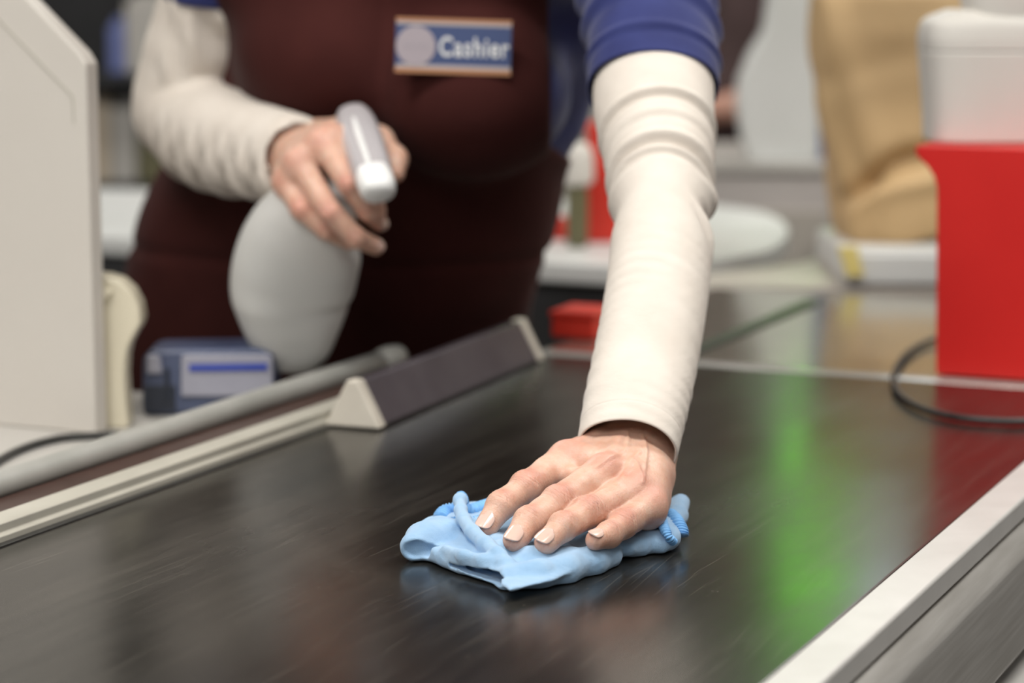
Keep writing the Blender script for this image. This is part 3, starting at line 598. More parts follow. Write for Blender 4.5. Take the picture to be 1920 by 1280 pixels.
# left background: dark shelf unit with goods
t = thing('shelf_unit', (-0.95, 5.2, 0), 'dark shelving unit far behind the cashier on the left', 'shelving')
xl0, xl1 = -2.2, -0.25
box('back_board', ((xl0 + xl1) / 2, 5.45, 0.05), xl1 - xl0, 0.02, 2.1, M['dark'], t)
SH = [0.12, 0.52, P(200, 345, 5.1)[2], P(200, 140, 5.1)[2], 1.62, 2.0]
for z in SH: box('shelf_board', ((xl0 + xl1) / 2, 5.25, z - 0.022), xl1 - xl0, 0.38, 0.02, M['dark'], t, bev=0.003)
for x in (xl0 - 0.012, xl1 + 0.012): box('side_panel', (x, 5.25, 0), 0.02, 0.40, 2.15, M['dark'], t, bev=0.003)
gi = 0
def good(px0, px1, ybase_shelf, h, mt, nm, lab, cat, yb=5.18):
    x0, x1 = P(px0, 200, yb)[0], P(px1, 200, yb)[0]
    b = thing(nm, ((x0 + x1) / 2, yb, ybase_shelf), lab, cat)
    box('packet_body', ((x0 + x1) / 2, yb, ybase_shelf + 0.0008), x1 - x0, 0.12, h, mt, b, bev=0.006)
    box('packet_flap', ((x0 + x1) / 2, yb, ybase_shelf + h + 0.001), (x1 - x0) * 0.8, 0.03, 0.015, mt, b, bev=0.004)
good(178, 212, SH[2], 0.17, M['beigegoods'], 'packet', 'beige packet on the dark shelf just right of the partition', 'packet')
good(214, 262, SH[2], 0.16, M['palegoods'], 'packet', 'pale grey packet on the dark shelf left of the bent elbow', 'packet')
good(264, 330, SH[2], 0.10, M['olive'], 'packet', 'low olive packet on the shelf under the bent elbow', 'packet')
good(215, 245, SH[3], 0.10, M['bluegoods'], 'packet', 'small blue packet on the upper shelf beside the bent arm', 'packet')
good(246, 330, SH[3], 0.15, M['palegoods'], 'packet', 'grey packet on the upper shelf beside the bent arm', 'packet')
# lit lane signs hanging above the next counter, mirrored in the belt and the end strip
def sign(x0, x1, y, z0, z1, mt, lab):
    xm = (x0 + x1) / 2; t = thing('lane_sign', (xm, y, z0), lab, 'light')
    box('housing', (xm, y + 0.035, z0), x1 - x0, 0.05, z1 - z0, M['palegoods'], t, bev=0.006)
    box('lit_face', (xm, y + 0.002, z0 + 0.012), x1 - x0 - 0.02, 0.02, z1 - z0 - 0.024, mt, t, bev=0.003)
    for s_ in (-1, 1): tube('hanging_rod', [(xm + s_ * (x1 - x0) * .3, y + .035, z1 - .002), (xm + s_ * (x1 - x0) * .3, y + .035, 2.4), (xm + s_ * (x1 - x0) * .3, y + .035, 3.3)], 0.004, M['greysteel'], t, n=4, m=10)
sign(0.41, 0.53, 3.6, 1.18, 1.50, M['green'], 'green-lit lane sign hanging above the next counter')
sign(0.385, 0.50, 2.70, 1.205, 1.30, M['litwhite'], 'white-lit lane sign hanging above the low white tray')
#__PART3__
# ------------------------------------------------------------------ microfibre cloth under the hand
CL = thing('cleaning_cloth', G(1020, 1010, 0), 'folded light blue microfibre cloth pressed under the hand on the belt', 'cloth')
v = Vol(G(750, 1000, 0) * [1, 0, 0] + [0, 1.32, BZ - 0.004], [0.13, 1.56, BZ + 0.046], 0.0008)
outl = [(785, 1038), (822, 1055), (884, 1076), (944, 1094), (1000, 1086), (1060, 1075), (1110, 1062), (1150, 1050), (1172, 1036), (1215, 1033), (1262, 1018), (1274, 1000), (1276, 960), (1276, 925), (1262, 908), (1230, 900), (1150, 890), (1050, 905), (960, 935), (900, 945), (850, 955), (830, 975), (780, 1000)]
op = [G(a, b, 0.004) for a, b in outl]
hf = lambda X, Y: 0.0008 * np.sin(X * 140 + Y * 60) + 0.0006 * np.sin(Y * 230 - X * 90)
v.poly(op, BZ + 0.0005, BZ + 0.0115, 0.0045, 0.003, hf)
# fold layers along the front edge (rounded front roll)
v.chain([G(955, 1086, .006), G(1010, 1078, .007), (G(1060, 1068, .0070)), G(1110, 1053, .0070), G(1150, 1042, .006)], [.0055, .0066, .0066, .0064, .005], .010)
# left flap: a loose roll with an open end
fl = [G(776, 1024, .0095), G(800, 1012, .0105), G(835, 1005, .0105), G(880, 1004, .0095), G(925, 1015, .008)]
v.chain(fl, [.0088, .0100, .0098, .0085, .007], .005)
v.chain([G(785, 1008, .011), G(820, 996, .0115), G(850, 992, .0115)], [.0070, .0072, .006], .008)
v.poly([G(a, b, .0145) for a, b in ((826, 972), (842, 958), (880, 950), (935, 945), (1010, 985), (1090, 1022), (1105, 1038), (1040, 1066), (954, 1086), (926, 1066), (890, 1030), (855, 1000))], BZ + .006, BZ + .0150, .0040, .003, lambda X, Y: -np.clip(1.450 - Y, 0, .07) * .085)
# ridge: standing rolled edge running to the front corner
rd = [G(863, 940, .0260), G(864, 956, .0245), G(869, 974, .0225), G(885, 997, .0200), G(910, 1020, .0175), G(933, 1040, .0150), G(950, 1060, .0115), G(956, 1084, .0060)]
v.chain(rd, [.0036, .0038, .0042, .0046, .0048, .0050, .0050, .0046], .0030)
v.chain([G(836, 1030, .0115), G(870, 1042, .0125), G(905, 1050, .0125), G(940, 1058, .0120)], [.0030, .0034, .0034, .0030], .004)
v.chain([G(905, 1000, .013), G(950, 1035, .0115), G(1000, 1050, .0105), G(1060, 1045, .0095)], [.005, .006, .0065, .006], .008)
v.ell(G(863, 937, .0275), (.0050, .0050, .0050), .002)
# back-left layer under the index fingertip
v.chain([G(838, 968, .010), G(870, 962, .011), G(915, 955, .011), G(960, 940, .010)], [.004, .0045, .005, .005], .004)
v.chain([G(850, 985, .009), G(880, 990, .010), (G(920, 985, .011))], [.004, .006, .006], .005)
# right side roll
v.chain([G(1266, 914, .011), G(1276, 938, .0115), G(1270, 966, .0105), G(1250, 992, .010), G(1215, 1012, .008), G(1180, 1028, .007)], [.0058, .0062, .0062, .006, .0055, .0045], .005)
v.chain([G(1240, 1022, .006), G(1255, 1008, .0085), G(1262, 990, .010)], [.005, .006, .006], .005)
# carve: flap mouth, slot between lower sheet and upper folds, crease under the ridge, dip between bunches
v.chain([G(760, 1036, .0082), G(782, 1031, .0088), G(812, 1032, .0075), G(840, 1036, .0065)], [.0066, .0056, .0034, .002], .0015, 'sub')
for k_, sh_ in enumerate((-.020, -.014, -.008, -.002, .004, .010)):
    mv = np.array([-0.004 + 0.0015 * k_, sh_, 0]); f_ = (1, 1, 1, 1, .9, .7)[k_]
    v.chain([G(846, 1056, .0052) + mv, G(880, 1065, .0054) + mv, G(914, 1072, .0058) + mv, G(942, 1079, .0064) + mv], [.0016 * f_, .0027 * f_, .0034 * f_, .0040 * f_], .0012, 'sub')
v.chain([G(1176, 1056, .003), G(1196, 1026, .013), G(1215, 1006, .0165)], [.0036, .0024, .0016], .002, 'sub')
v.chain([G(1228, 1030, .018), G(1240, 1000, .0225)], [.003, .003], .003, 'sub')
vs, q = v.arrays(); vs = relax(vs, q, 4, 0.5); nn = vnormals(vs, q)
vs = vs + nn * (0.00018 * wob(vs, 260)[:, None] + 0.00008 * wob(vs, 1100, off=5)[:, None]); vs[:, 2] = np.maximum(vs[:, 2], BZ + 0.0006)
link('folded_cloth', fastmesh(vs, q), M['cloth'], CL)
def hemmed(pts, r, nst, name='stitched_hem'):
    n = nst * 6; c = catmull(pts, n); t_ = np.gradient(c, axis=0); t_ /= np.linalg.norm(t_, axis=1)[:, None]
    lat = np.cross(t_, (0, 0, 1.)); lat /= np.linalg.norm(lat, axis=1)[:, None]; up = np.cross(lat, t_); m_ = 20; th = np.arange(m_) / m_ * 2 * PI
    k = np.arange(n)[:, None] / 6 * 2 * PI
    rr = r * (1 + 0.42 * np.abs(np.sin(k / 2 + 1.0 * np.cos(th)[None, :])) - .1 + 0.0 * th)
    vv = c[:, None] + rr[..., None] * (lat[:, None] * np.cos(th)[None, :, None] + up[:, None] * np.sin(th)[None, :, None] * 0.8)
    fs = [[i * m_ + j, i * m_ + (j + 1) % m_, (i + 1) * m_ + (j + 1) % m_, (i + 1) * m_ + j] for i in range(n - 1) for j in range(m_)] + [list(range(m_))[::-1], [(n - 1) * m_ + j for j in range(m_)]]
    link(name, mesh_of(vv.reshape(-1, 3), fs), M['hem'], CL, label='darker blue overlocked edge')
hemmed([G(826, 970, .0125), G(836, 958, .0150), G(855, 954, .0160), G(880, 957, .0155), G(905, 950, .0155), G(935, 940, .0150)], .0042, 22)
hemmed([G(838, 980, .0135), G(860, 976, .0150), G(890, 976, .0145), G(915, 968, .0145)], .0030, 15)
hemmed([G(1240, 972, .0170), G(1246, 990, .0165), G(1254, 1006, .0125), G(1262, 1016, .0080)], .0026, 14)
hemmed([G(1256, 962, .0165), G(1268, 975, .0160), G(1277, 992, .0120), G(1278, 1004, .0085)], .0036, 12)
hemmed([G(858, 930, .0245), G(864, 926, .0262), G(870, 932, .0250), G(872, 942, .0225)], .0020, 7)

# ------------------------------------------------------------------ the cashier
PER = thing('person', (-0.22, 2.4, 0), 'cashier in brown apron and blue polo wiping the belt with spray bottle in hand', 'person')
ZT = BZ + 0.0215
FG = {}
spec = {'index': ((912, 987), [18, 24, 44], [(939, 949), (986, 914), (1062, 862)], [.0073, .0087, .0097, .0110]),
        'middle': ((966, 1012), [18, 27, 46], [(991, 979), (1045, 942), (1130, 888)], [.0074, .0088, .0098, .0113]),
        'ring': ((1023, 1017), [18, 26, 43], [(1056, 988), (1101, 962), (1186, 922)], [.0072, .0086, .0095, .0110]),
        'little': ((1117, 1012), [14, 18, 33], [(1141, 1003), (1168, 984), (1215, 948)], [.0064, .0076, .0085, .0104])}
v = Vol((-0.03, 1.375, BZ + 0.004), (0.125, 1.62, BZ + 0.125), 0.0008)
for nme, (tp0, ls, px, rs) in spec.items():
    c = chain(G(tp0[0], tp0[1], ZT - BZ), [x / 1000 for x in ls], px); FG[nme] = c
    # tip rounded and slightly flattened
    d_ = (c[0] - c[1]) / np.linalg.norm(c[0] - c[1])
    v.cap(c[0], c[1], rs[0], rs[1], 0.002); v.cap(c[1], c[2], rs[1], rs[2], 0.002); v.cap(c[2], c[3], rs[2], rs[3], 0.002)
    for j, rr in ((2, 0.0003), (1, 0.0002)): v.ell(c[j] + [0, -0.0005, 0.0012], (rs[j] + rr,) * 3, .003)
Mi = [FG[k][3] for k in ('index', 'middle', 'ring', 'little')]
Wc = chain(sum(Mi) / 4, [.066], [(1180, 829)])[-1]
Wr, Wu = P(1160, 832, Wc[1]), P(1219, 843, Wc[1] - .006)
hd = (Wc - sum(Mi) / 4); hd /= np.linalg.norm(hd); latv = Mi[3] - Mi[0]; latv /= np.linalg.norm(latv); dorv = np.cross(latv, hd); dorv /= np.linalg.norm(dorv)
if dorv[2] < 0: dorv = -dorv
for i, m_ in enumerate(Mi):
    f = i / 3; C_ = Wr * (1 - f) + Wu * f
    mid = m_ * 0.5 + C_ * 0.5 + dorv * 0.002
    v.cap(m_, mid, .0100, [.0095, .0112, .0120, .0120][i], .006); v.cap(mid, C_, [.0095, .0112, .0120, .0120][i], [.0125, .0145, .0148, .0148][i], .008)
    v.cap(m_ - dorv * .006, mid - dorv * .009, .0085, .0105, .008)
    v.ell(m_ + dorv * [.0018, .0024, .0014, .0008][i], (.0096,) * 3, .005)
# fill between metacarpals
for i in range(3):
    v.cap((Mi[i] + Mi[i + 1]) / 2 + hd * .012, (Wr + Wu) / 2, .0100, .016, .009)
# webs between finger roots
for i in range(3):
    a_, b_ = list(FG.values())[i], list(FG.values())[i + 1]
    v.cap((a_[3] * .75 + a_[2] * .25) - dorv * .002, (b_[3] * .75 + b_[2] * .25) - dorv * .002, .0062, .0062, .007)
# heel of the hand (little-finger side) resting on the cloth, thumb side tucked under
v.chain([Mi[3] + [-.001, .008, -.003], np.array([.0845, 1.492, BZ + .0275]), np.array([.0875, 1.515, BZ + .037]), Wu + [0.002, .004, -.004]], [.0100, .0122, .0130, .0150], .010)
v.chain([Mi[0] + hd * .012 - dorv * .007, Wr - dorv * .006], [.011, .014], .010)
v.chain([Wr - dorv * .008, np.array([.032, 1.520, BZ + .034]), np.array([.018, 1.505, BZ + .0275]), np.array([.006, 1.489, BZ + .0245])], [.012, .0105, .0090, .0075], .006)
# tendons and veins
for i, am in ((0, .0016), (1, .0020), (2, .0016)):
    m_ = Mi[i]; C_ = Wr * (1 - i / 3) + Wu * i / 3
    v.chain([m_ + dorv * .0088, m_ * .55 + C_ * .45 + dorv * .0128, C_ * .9 + m_ * .1 + dorv * .0145], [.0022, .0020, .0022], .005)
A_ = lambda px, py, y: P(px, py, y)
# forearm into the sleeve: oval wrist
Ein = P(1236, 420, 1.72)
fa = (Ein - Wc) / np.linalg.norm(Ein - Wc)
wl = (Wu - Wr) / np.linalg.norm(Wu - Wr)
for sgn in (-1, 1):
    v.cap(Wc + wl * sgn * .0092, Wc + fa * .05 + wl * sgn * .0105, .0165, .0180, .008)
    v.cap(Wc + fa * .05 + wl * sgn * .0105, Wc + fa * .085 + wl * sgn * .0105, .0180, .0170, .008)
v.ell(Wu + wl * -.003 + dorv * .007 + fa * .012, (.0085,) * 3, .006)     # wrist bone
v.d[:, :, -2:] = 1.0
vs, q = v.arrays(); vs = relax(vs, q, 3, 0.5); nn = vnormals(vs, q)
# veins: fine raised paths over the back of the hand
def raise_path(vs, nn, pts, wdt, amp):
    c = catmull(pts, 40); dmin = np.full(len(vs), 9.)
    for p in c: dmin = np.minimum(dmin, np.linalg.norm(vs - p, axis=1))
    return vs + nn * (amp * np.exp(-(dmin / wdt) ** 2))[:, None]
def onhand(px, py):
    d = ray(px, py); d /= np.linalg.norm(d); w_ = vs - O; t_ = w_ @ d; dist = np.linalg.norm(w_ - t_[:, None] * d, axis=1)
    c = np.where(dist < .0012)[0]
    return vs[c[np.argmin(t_[c])]] if len(c) else G(px, py, .05)
for path in ([(1120, 872), (1140, 856), (1168, 846), (1178, 826), (1176, 806)], [(1178, 875), (1186, 860), (1196, 870), (1206, 892)], [(1205, 900), (1212, 870), (1214, 840), (1206, 812)], [(1158, 905), (1172, 880), (1182, 858), (1200, 845)]):
    pp = [onhand(*p) for p in path]; vs = raise_path(vs, nn, pp, .0016, .0009)
vs = vs + nn * (0.00022 * wob(vs, 330)[:, None])
def finger_attrs(vs, fingers, hdv, latv, dorv, rk, rest):
    n = len(vs); D = []; AL = []; AC = []; HM = []; kn = np.zeros(n)
    for c in fingers:
        best = np.full(n, 9.); al = np.zeros(n); ac = np.zeros(n); hm = np.zeros(n); cum = 0
        e_all = c[0] - c[3]; e_all /= np.linalg.norm(e_all); lt = np.cross(e_all, dorv)
        for i in range(3):
            a, b = c[i], c[i + 1]; L_ = np.linalg.norm(b - a); e = (b - a) / L_; hr = (vs - a) @ e; h = np.clip(hr, 0, L_); dd = np.linalg.norm(vs - a - h[:, None] * e, axis=1)
            mk = dd < best; al = np.where(mk, cum + h, al); hm = np.where(mk, 1.0 if i < 2 else np.clip((L_ * .8 - h) / .012, 0, 1), hm); best = np.where(mk, dd, best); cum += L_
        D.append(best); AL.append(al); AC.append((vs - c[0]) @ lt); HM.append(hm)
        for j, (sg, am) in zip((1, 2, 3), ((.0042, .75), (.0062, 1.0), (.0080, .85))):
            k = c[j] + dorv * rk; kn = np.maximum(kn, am * np.exp(-((vs - k) ** 2).sum(1) / (2 * sg * sg)))
        kn = np.maximum(kn, .5 * np.exp(-((vs - c[0]) ** 2).sum(1) / (2 * .006 ** 2)))
    D = np.array(D); o = np.argmin(D, 0); ar = np.arange(n); b1 = D[o, ar]; D2 = D.copy(); D2[o, ar] = 9.; b2 = D2.min(0)
    fm = np.clip((b2 - b1) / .0020, 0, 1) * np.clip((.0130 - b1) / .002, 0, 1) * np.array(HM)[o, ar]
    return kn, np.stack([np.array(AL)[o, ar] + o * .5, np.array(AC)[o, ar], np.zeros(n)], 1), fm
kn, fcv, fm = finger_attrs(vs, list(FG.values()), hd, latv, dorv, .008, 0)
# true crease grooves over the middle and end joints
for c in FG.values():
    for j, amp, offs in ((2, .00038, (-.0034, -.0012, .0012, .0034)), (1, .00032, (-.0018, .0002, .0020))):
        e = (c[j - 1] - c[j + 1]); e /= np.linalg.norm(e); rel = vs - c[j]; s_ = rel @ e; rad_ = np.linalg.norm(rel - s_[:, None] * e, axis=1)
        up_ = np.clip((rel @ dorv) / .008, 0, 1); ok = (rad_ < .0125) & (np.abs(s_) < .008)
        lt = np.cross(e, dorv); cv = (rel @ lt) ** 2 * 55
        for o_ in offs: vs = vs - nn * (ok * up_ * amp * np.exp(-((s_ - o_ - np.sign(o_ + 1e-9) * cv * -1) / .00055) ** 2))[:, None]
handL = (vs, q, kn, fcv, fm)

# --- right hand (gripping the spray bottle)
def PP(l): return [P(*a) for a in l]
RF = {'index': PP([(708, 398, 1.972), (700, 365, 1.962), (672, 318, 1.972), (628, 262, 2.005)]),
      'middle': PP([(712, 418, 1.985), (690, 396, 1.966), (655, 345, 1.957), (606, 268, 1.992)]),
      'ring': PP([(705, 462, 1.982), (668, 446, 1.962), (620, 398, 1.958), (562, 306, 1.990)]),
      'little': PP([(655, 452, 1.992), (612, 430, 1.975), (566, 392, 1.975), (540, 342, 1.998)])}
RR = [.0072, .0085, .0094, .0112]
v = Vol((-.24, 1.93, 0.94), (-.07, 2.14, 1.17), 0.0014)
for c in RF.values():
    for i in range(3): v.cap(c[i], c[i + 1], RR[i], RR[i + 1], .0025)
RM = [RF[k][3] for k in ('index', 'middle', 'ring', 'little')]
RW = P(556, 292, 2.062); ra, rb = P(592, 262, 2.066), P(545, 322, 2.052)
for i, m_ in enumerate(RM):
    C_ = ra * (1 - i / 3) + rb * i / 3
    v.cap(m_, C_, .0112, .0170, .010); v.ell(m_ + np.array([-.002, -.002, .002]), (.0108,) * 3, .004)
for i in range(3): v.cap((RM[i] + RM[i + 1]) / 2, RW, .010, .017, .010)
v.chain(PP([(598, 262, 2.066), (660, 240, 2.068), (712, 262, 2.052), (740, 298, 2.030), (741, 325, 2.015)]), [.0150, .0125, .0105, .0098, .0080], .008)
v.chain([RW, P(470, 275, 2.13), P(430, 265, 2.17)], [.0255, .0235, .023], .01)
vs, q = v.arrays(); vs = relax(vs, q, 2, 0.5)
kn, fcv, fm = finger_attrs(vs, list(RF.values()), (RW - RM[1]) / np.linalg.norm(RW - RM[1]), np.array([.6, 0, .8]), np.array([-.3, -.9, .3]), .007, 0)
handR = (vs, q, kn, fcv, fm)

# --- rest of the body: one trunk with neck, head, arms and legs
v = Vol((-.62, 1.50, 0.0), (0.30, 2.72, 1.72), 0.006)
AN = (1, 1.45, 1)
T = [(P(775, 20, 2.205), .148), (P(708, 320, 2.305), .149), (P(634, 500, 2.40), .162), (P(622, 720, 2.45), .174)]
def torso(v, e, k=.05, bust=True, low=True):
    for (p, r), (p2, r2) in zip(T[:-1], T[1:]): v.cap(p, p2, r + e, r2 + e, k, an=AN)
    if bust:
        v.ell(P(890, 175, 2.120), (.080 + e, .085 + e, .064 + e), .030); v.ell(P(640, 110, 2.165), (.078 + e, .080 + e, .062 + e), .030)
    v.cap(P(1085, -80, 2.22), P(1035, 190, 2.28), .056 + e, .022 + e, .05)
    v.cap(P(1120, -160, 2.09), P(470, -150, 2.22), .062 + e, .062 + e, .05)
    if low: v.cap(T[-1][0], T[-1][0] + [0, .02, -.20], .172 + e, .17 + e, .05, an=AN)
torso(v, -.012)
hipc = T[-1][0] + np.array([0, .03, -.2])
for sx in (-1, 1): v.chain([hipc + [sx * .09, 0, 0], hipc + [sx * .10, .02, -.20], np.array([hipc[0] + sx * .11, hipc[1] + .05, .09])], [.085, .062, .045], .05); v.cap([hipc[0] + sx * .11, hipc[1] + .04, .05], [hipc[0] + sx * .12, hipc[1] - .10, .04], .045, .035, .03)
v.cap(P(800, -230, 2.15), P(800, -350, 2.12), .056, .052, .04)
HC = P(800, -590, 2.08)
v.ell(HC, (.073, .092, .108), .02); v.ell(HC + [0, -.035, -.045], (.055, .05, .06), .03)
v.cap(HC + [0, -.090, -.005], HC + [0, -.105, -.033], .008, .012, .012)             # nose
for s_ in (-1, 1):
    v.ell(HC + [s_ * .074, .005, -.01], (.010, .018, .030), .008); v.ell(HC + [s_ * .03, -.092, .008], (.013, .006, .008), .006, op='sub')
v.cap(HC + [-.022, -.083, -.062], HC + [.022, -.083, -.062], .006, .006, .008)          # lips
LA = PP([(1180, 800, 1.535), (1206, 700, 1.588), (1224, 600, 1.632), (1237, 500, 1.68), (1238, 400, 1.73), (1234, 300, 1.775), (1226, 200, 1.82), (1218, 60, 1.89), (1170, -150, 2.03)])
v.chain(LA[1:], [.024, .025, .025, .025, .029, .034, .037, .045], .02)
RA = PP([(425, -140, 2.235), (412, 0, 2.245), (378, 100, 2.255), (345, 205, 2.26), (405, 258, 2.20), (470, 275, 2.135)])
v.chain(RA, [.05, .036, .034, .036, .036, .028], .02)
vs, q = v.arrays(); vs = relax(vs, q, 2, 0.5)
allv, allq, allk, allf, allm = [vs], [q], [np.zeros(len(vs))], [vs * 1.0], [np.zeros(len(vs))]
off = len(vs)
for (a, b, c, d, e) in (handL, handR): allm.append(e); allv.append(a); allq.append(b + off); allk.append(c); allf.append(d); off += len(a)
link('body', fastmesh(np.vstack(allv), np.vstack(allq), {'kn': np.concatenate(allk), 'fc': np.vstack(allf), 'fm': np.concatenate(allm)}), M['skin'], PER)

def nail(tip, dip, up, Ln, wn, R, name='fingernail', back=.55, drop=0.0, lean=0.0):
    t_ = (tip - dip) / np.linalg.norm(tip - dip); n_ = np.array(up, float); n_ = n_ - t_ * (n_ @ t_); n_ /= np.linalg.norm(n_); s_ = np.cross(t_, n_)
    nu, nv = 15, 15; top = []; bot = []
    for j in range(nv):
        vv = j / (nv - 1) * 2 - 1
        for i in range(nu):
            uu = i / (nu - 1) * 2 - 1
            # disc-to-squircle outline: rounded cuticle, gently rounded free edge
            y_ = vv; xw = (1 - (max(-y_, 0)) ** 2.6 * .62 - (max(y_, 0)) ** 4 * .28); yy_ = y_ * (1 - .20 * abs(uu) ** 2.4)
            ang = uu * xw * wn / 2 / R
            base_ = tip - t_ * (Ln * back) + t_ * (yy_ * Ln / 2)
            rr = R + 0.0002 - 0.0006 * (yy_ * .5 + .5) ** 2
            p = base_ + s_ * math.sin(ang) * rr + n_ * (math.cos(ang) * rr)
            top.append(p); bot.append(p - n_ * .0009 * math.cos(ang) - s_ * .0009 * math.sin(ang))
    K = nu * nv; fs = []
    for j in range(nv - 1):
        for i in range(nu - 1):
            a = j * nu + i; fs.append([a, a + 1, a + nu + 1, a + nu]); fs.append([K + a, K + a + nu, K + a + nu + 1, K + a + 1])
    ring = [i for i in range(nu)] + [j * nu + nu - 1 for j in range(1, nv)] + [(nv - 1) * nu + i for i in range(nu - 2, -1, -1)] + [j * nu for j in range(nv - 2, 0, -1)]
    for a, b in zip(ring, ring[1:] + ring[:1]): fs.append([a, K + a, K + b, b])
    me = mesh_of(top + bot, fs); b_ = bmesh.new(); b_.from_mesh(me); bmesh.ops.recalc_face_normals(b_, faces=b_.faces); b_.to_mesh(me); b_.free()
    o = link(name, me, M['nail'], PER, label='pale pink nail')
for k, wn, Ln in (('index', .0124, .0135), ('middle', .0126, .0138), ('ring', .0122, .0132), ('little', .0098, .0105)):
    c = FG[k]; r0 = {'little': .0067}.get(k, .0077)
    nail(c[0], c[1], (-0.22, -0.95, 1.0), Ln, wn, r0 + .0001, back={'little': -.22, 'index': .0}.get(k, -.10))
for k in ('middle', 'ring'):
    c = RF[k]; nail(c[0], c[1], (.1, -1, .3), .011, .010, .0078, back=.25)

# --- cream under-sleeves
LC = PP([(1176, 842, 1.519), (1190, 770, 1.552), (1205, 700, 1.588), (1224, 600, 1.632), (1237, 500, 1.68), (1238, 400, 1.73), (1236, 300, 1.775), (1226, 200, 1.82), (1224, 110, 1.86), (1205, -40, 1.94)])
LR = [(.0322, .0262), (.0338, .029), (.0345, .031), (.0350, .033), (.0360, .035), (.0362, .037), (.0410, .040), (.0452, .042), (.0445, .041), (.044, .040)]
_c = catmull(LC, 520); _s = np.concatenate([[0], np.cumsum(np.linalg.norm(np.diff(_c, axis=0), axis=1))]); _py = np.interp(np.linspace(0, 9, 520), range(10), [842, 770, 700, 600, 500, 400, 300, 200, 110, -40])
def S(py): return float(np.interp(-py, -_py, _s))
def lsl(s, th):
    d = 0; dor = np.sin(th); fr = .25 + .75 * np.clip(dor * .7 + .5, 0, 1)
    for py, amp, wdt, tilt in ((262, .0028, .0036, .016), (345, .0038, .0046, .024), (366, .0020, .0035, .026), (300, .0010, .004, .02)):
        x = (s - S(py) - 0.006 - tilt * (1 - dor) * -.5) / wdt; d = d + fr * amp * (np.exp(-(x - 1.1) ** 2) - 1.25 * np.exp(-(x + .3) ** 2))
    e0, e1, e2 = S(385), S(415), S(470)
    side = np.exp(-((th - 0.05) / .50) ** 2) + np.exp(-((th - 0.05 - 2 * PI) / .50) ** 2)
    d = d + side * (.0055 * np.exp(-((s - e0 - .004) / .007) ** 2) - .0062 * np.exp(-((s - e1 + .004) / .008) ** 2))
    side3 = np.exp(-((th - 0.35) / .45) ** 2) + np.exp(-((th - 0.35 - 2 * PI) / .45) ** 2)
    d = d + side3 * (.0030 * np.exp(-((s - e2 - .028 * (th % (2 * PI) > 3) * 0 - .030 * (np.where(th > PI, th - 2 * PI, th) - .1)) / .0045) ** 2) - .0026 * np.exp(-((s - e2 + .009 - .030 * (np.where(th > PI, th - 2 * PI, th) - .1)) / .0045) ** 2))
    side2 = np.exp(-((th - PI) / .7) ** 2)
    d = d + side2 * (-.0035 * np.exp(-((s - S(420)) / .014) ** 2) + .0016 * np.exp(-((s - S(380)) / .006) ** 2) - .0014 * np.exp(-((s - S(365)) / .005) ** 2))
    below = np.clip((S(470) - s) / .05, 0, 1)
    d = d + below * (.00028 * np.sin(s * 520 + 1.5 * np.sin(th * 2)) * np.clip(np.sin(s * 37 + th), 0, 1) + .00030 * np.sin(s * 300 - th * 2 + 1) * np.clip(np.sin(s * 23 - 2 * th), 0, 1))
    d = d - .0004 * np.exp(-((s - S(842) - .0165) / .0007) ** 2) + .0003 * np.exp(-((s - S(842) - .008) / .007) ** 2)
    return d + .0006 * np.sin(2 * th + s * 18)
fwd = np.array([0, -0.75, 0.65])
me = loft(LC, LR, 520, 160, fwd, lsl, inner=(40, .0017))
link('under_sleeve', me, M['sleeve'], PER, label='cream long sleeve pushed over the reaching arm')
# stitched hem line round the cuff
cc = catmull(LC, 520); rr = catmull(np.array(LR), 520)
# right under-sleeve: implicit tube with a sharp elbow
v = Vol((-.40, 1.99, 0.99), (-.12, 2.36, 1.36), 0.0022)
v.chain(PP([(425, -100, 2.24), (408, 0, 2.245), (372, 100, 2.255), (338, 180, 2.262)]), [.054, .0525, .0495, .044], .004)
v.chain(PP([(338, 212, 2.262), (372, 238, 2.235), (425, 260, 2.18), (490, 280, 2.115), (548, 293, 2.062)]), [.0450, .0465, .0445, .0395, .0355], .0035)
v.chain(PP([(500, 284, 2.106), (548, 293, 2.062), (590, 302, 2.022)]), [.025, .0290, .0320], .001, 'sub')
vs, q = v.arrays(); vs = relax(vs, q, 3, .5); nn = vnormals(vs, q)
ax_ = P(548, 293, 2.062) - P(372, 238, 2.235); ax_ /= np.linalg.norm(ax_); s_ = (vs - P(372, 238, 2.235)) @ ax_
low = np.clip(.5 - nn[:, 2], 0, 1.2); foldp = np.sin(s_ * 210 + (vs[:, 2] - 1.1) * 70) * .5 + np.sin(s_ * 340 - (vs[:, 2]) * 50 + 1) * .5
inarm = np.clip((s_ + .02) / .04, 0, 1)
vs = vs + nn * (low * foldp * .0060 * inarm)[:, None] + nn * (.0012 * wob(vs, 45))[:, None]
link('under_sleeve', fastmesh(vs, q), M['sleeve'], PER, label='cream long sleeve on the bent arm')
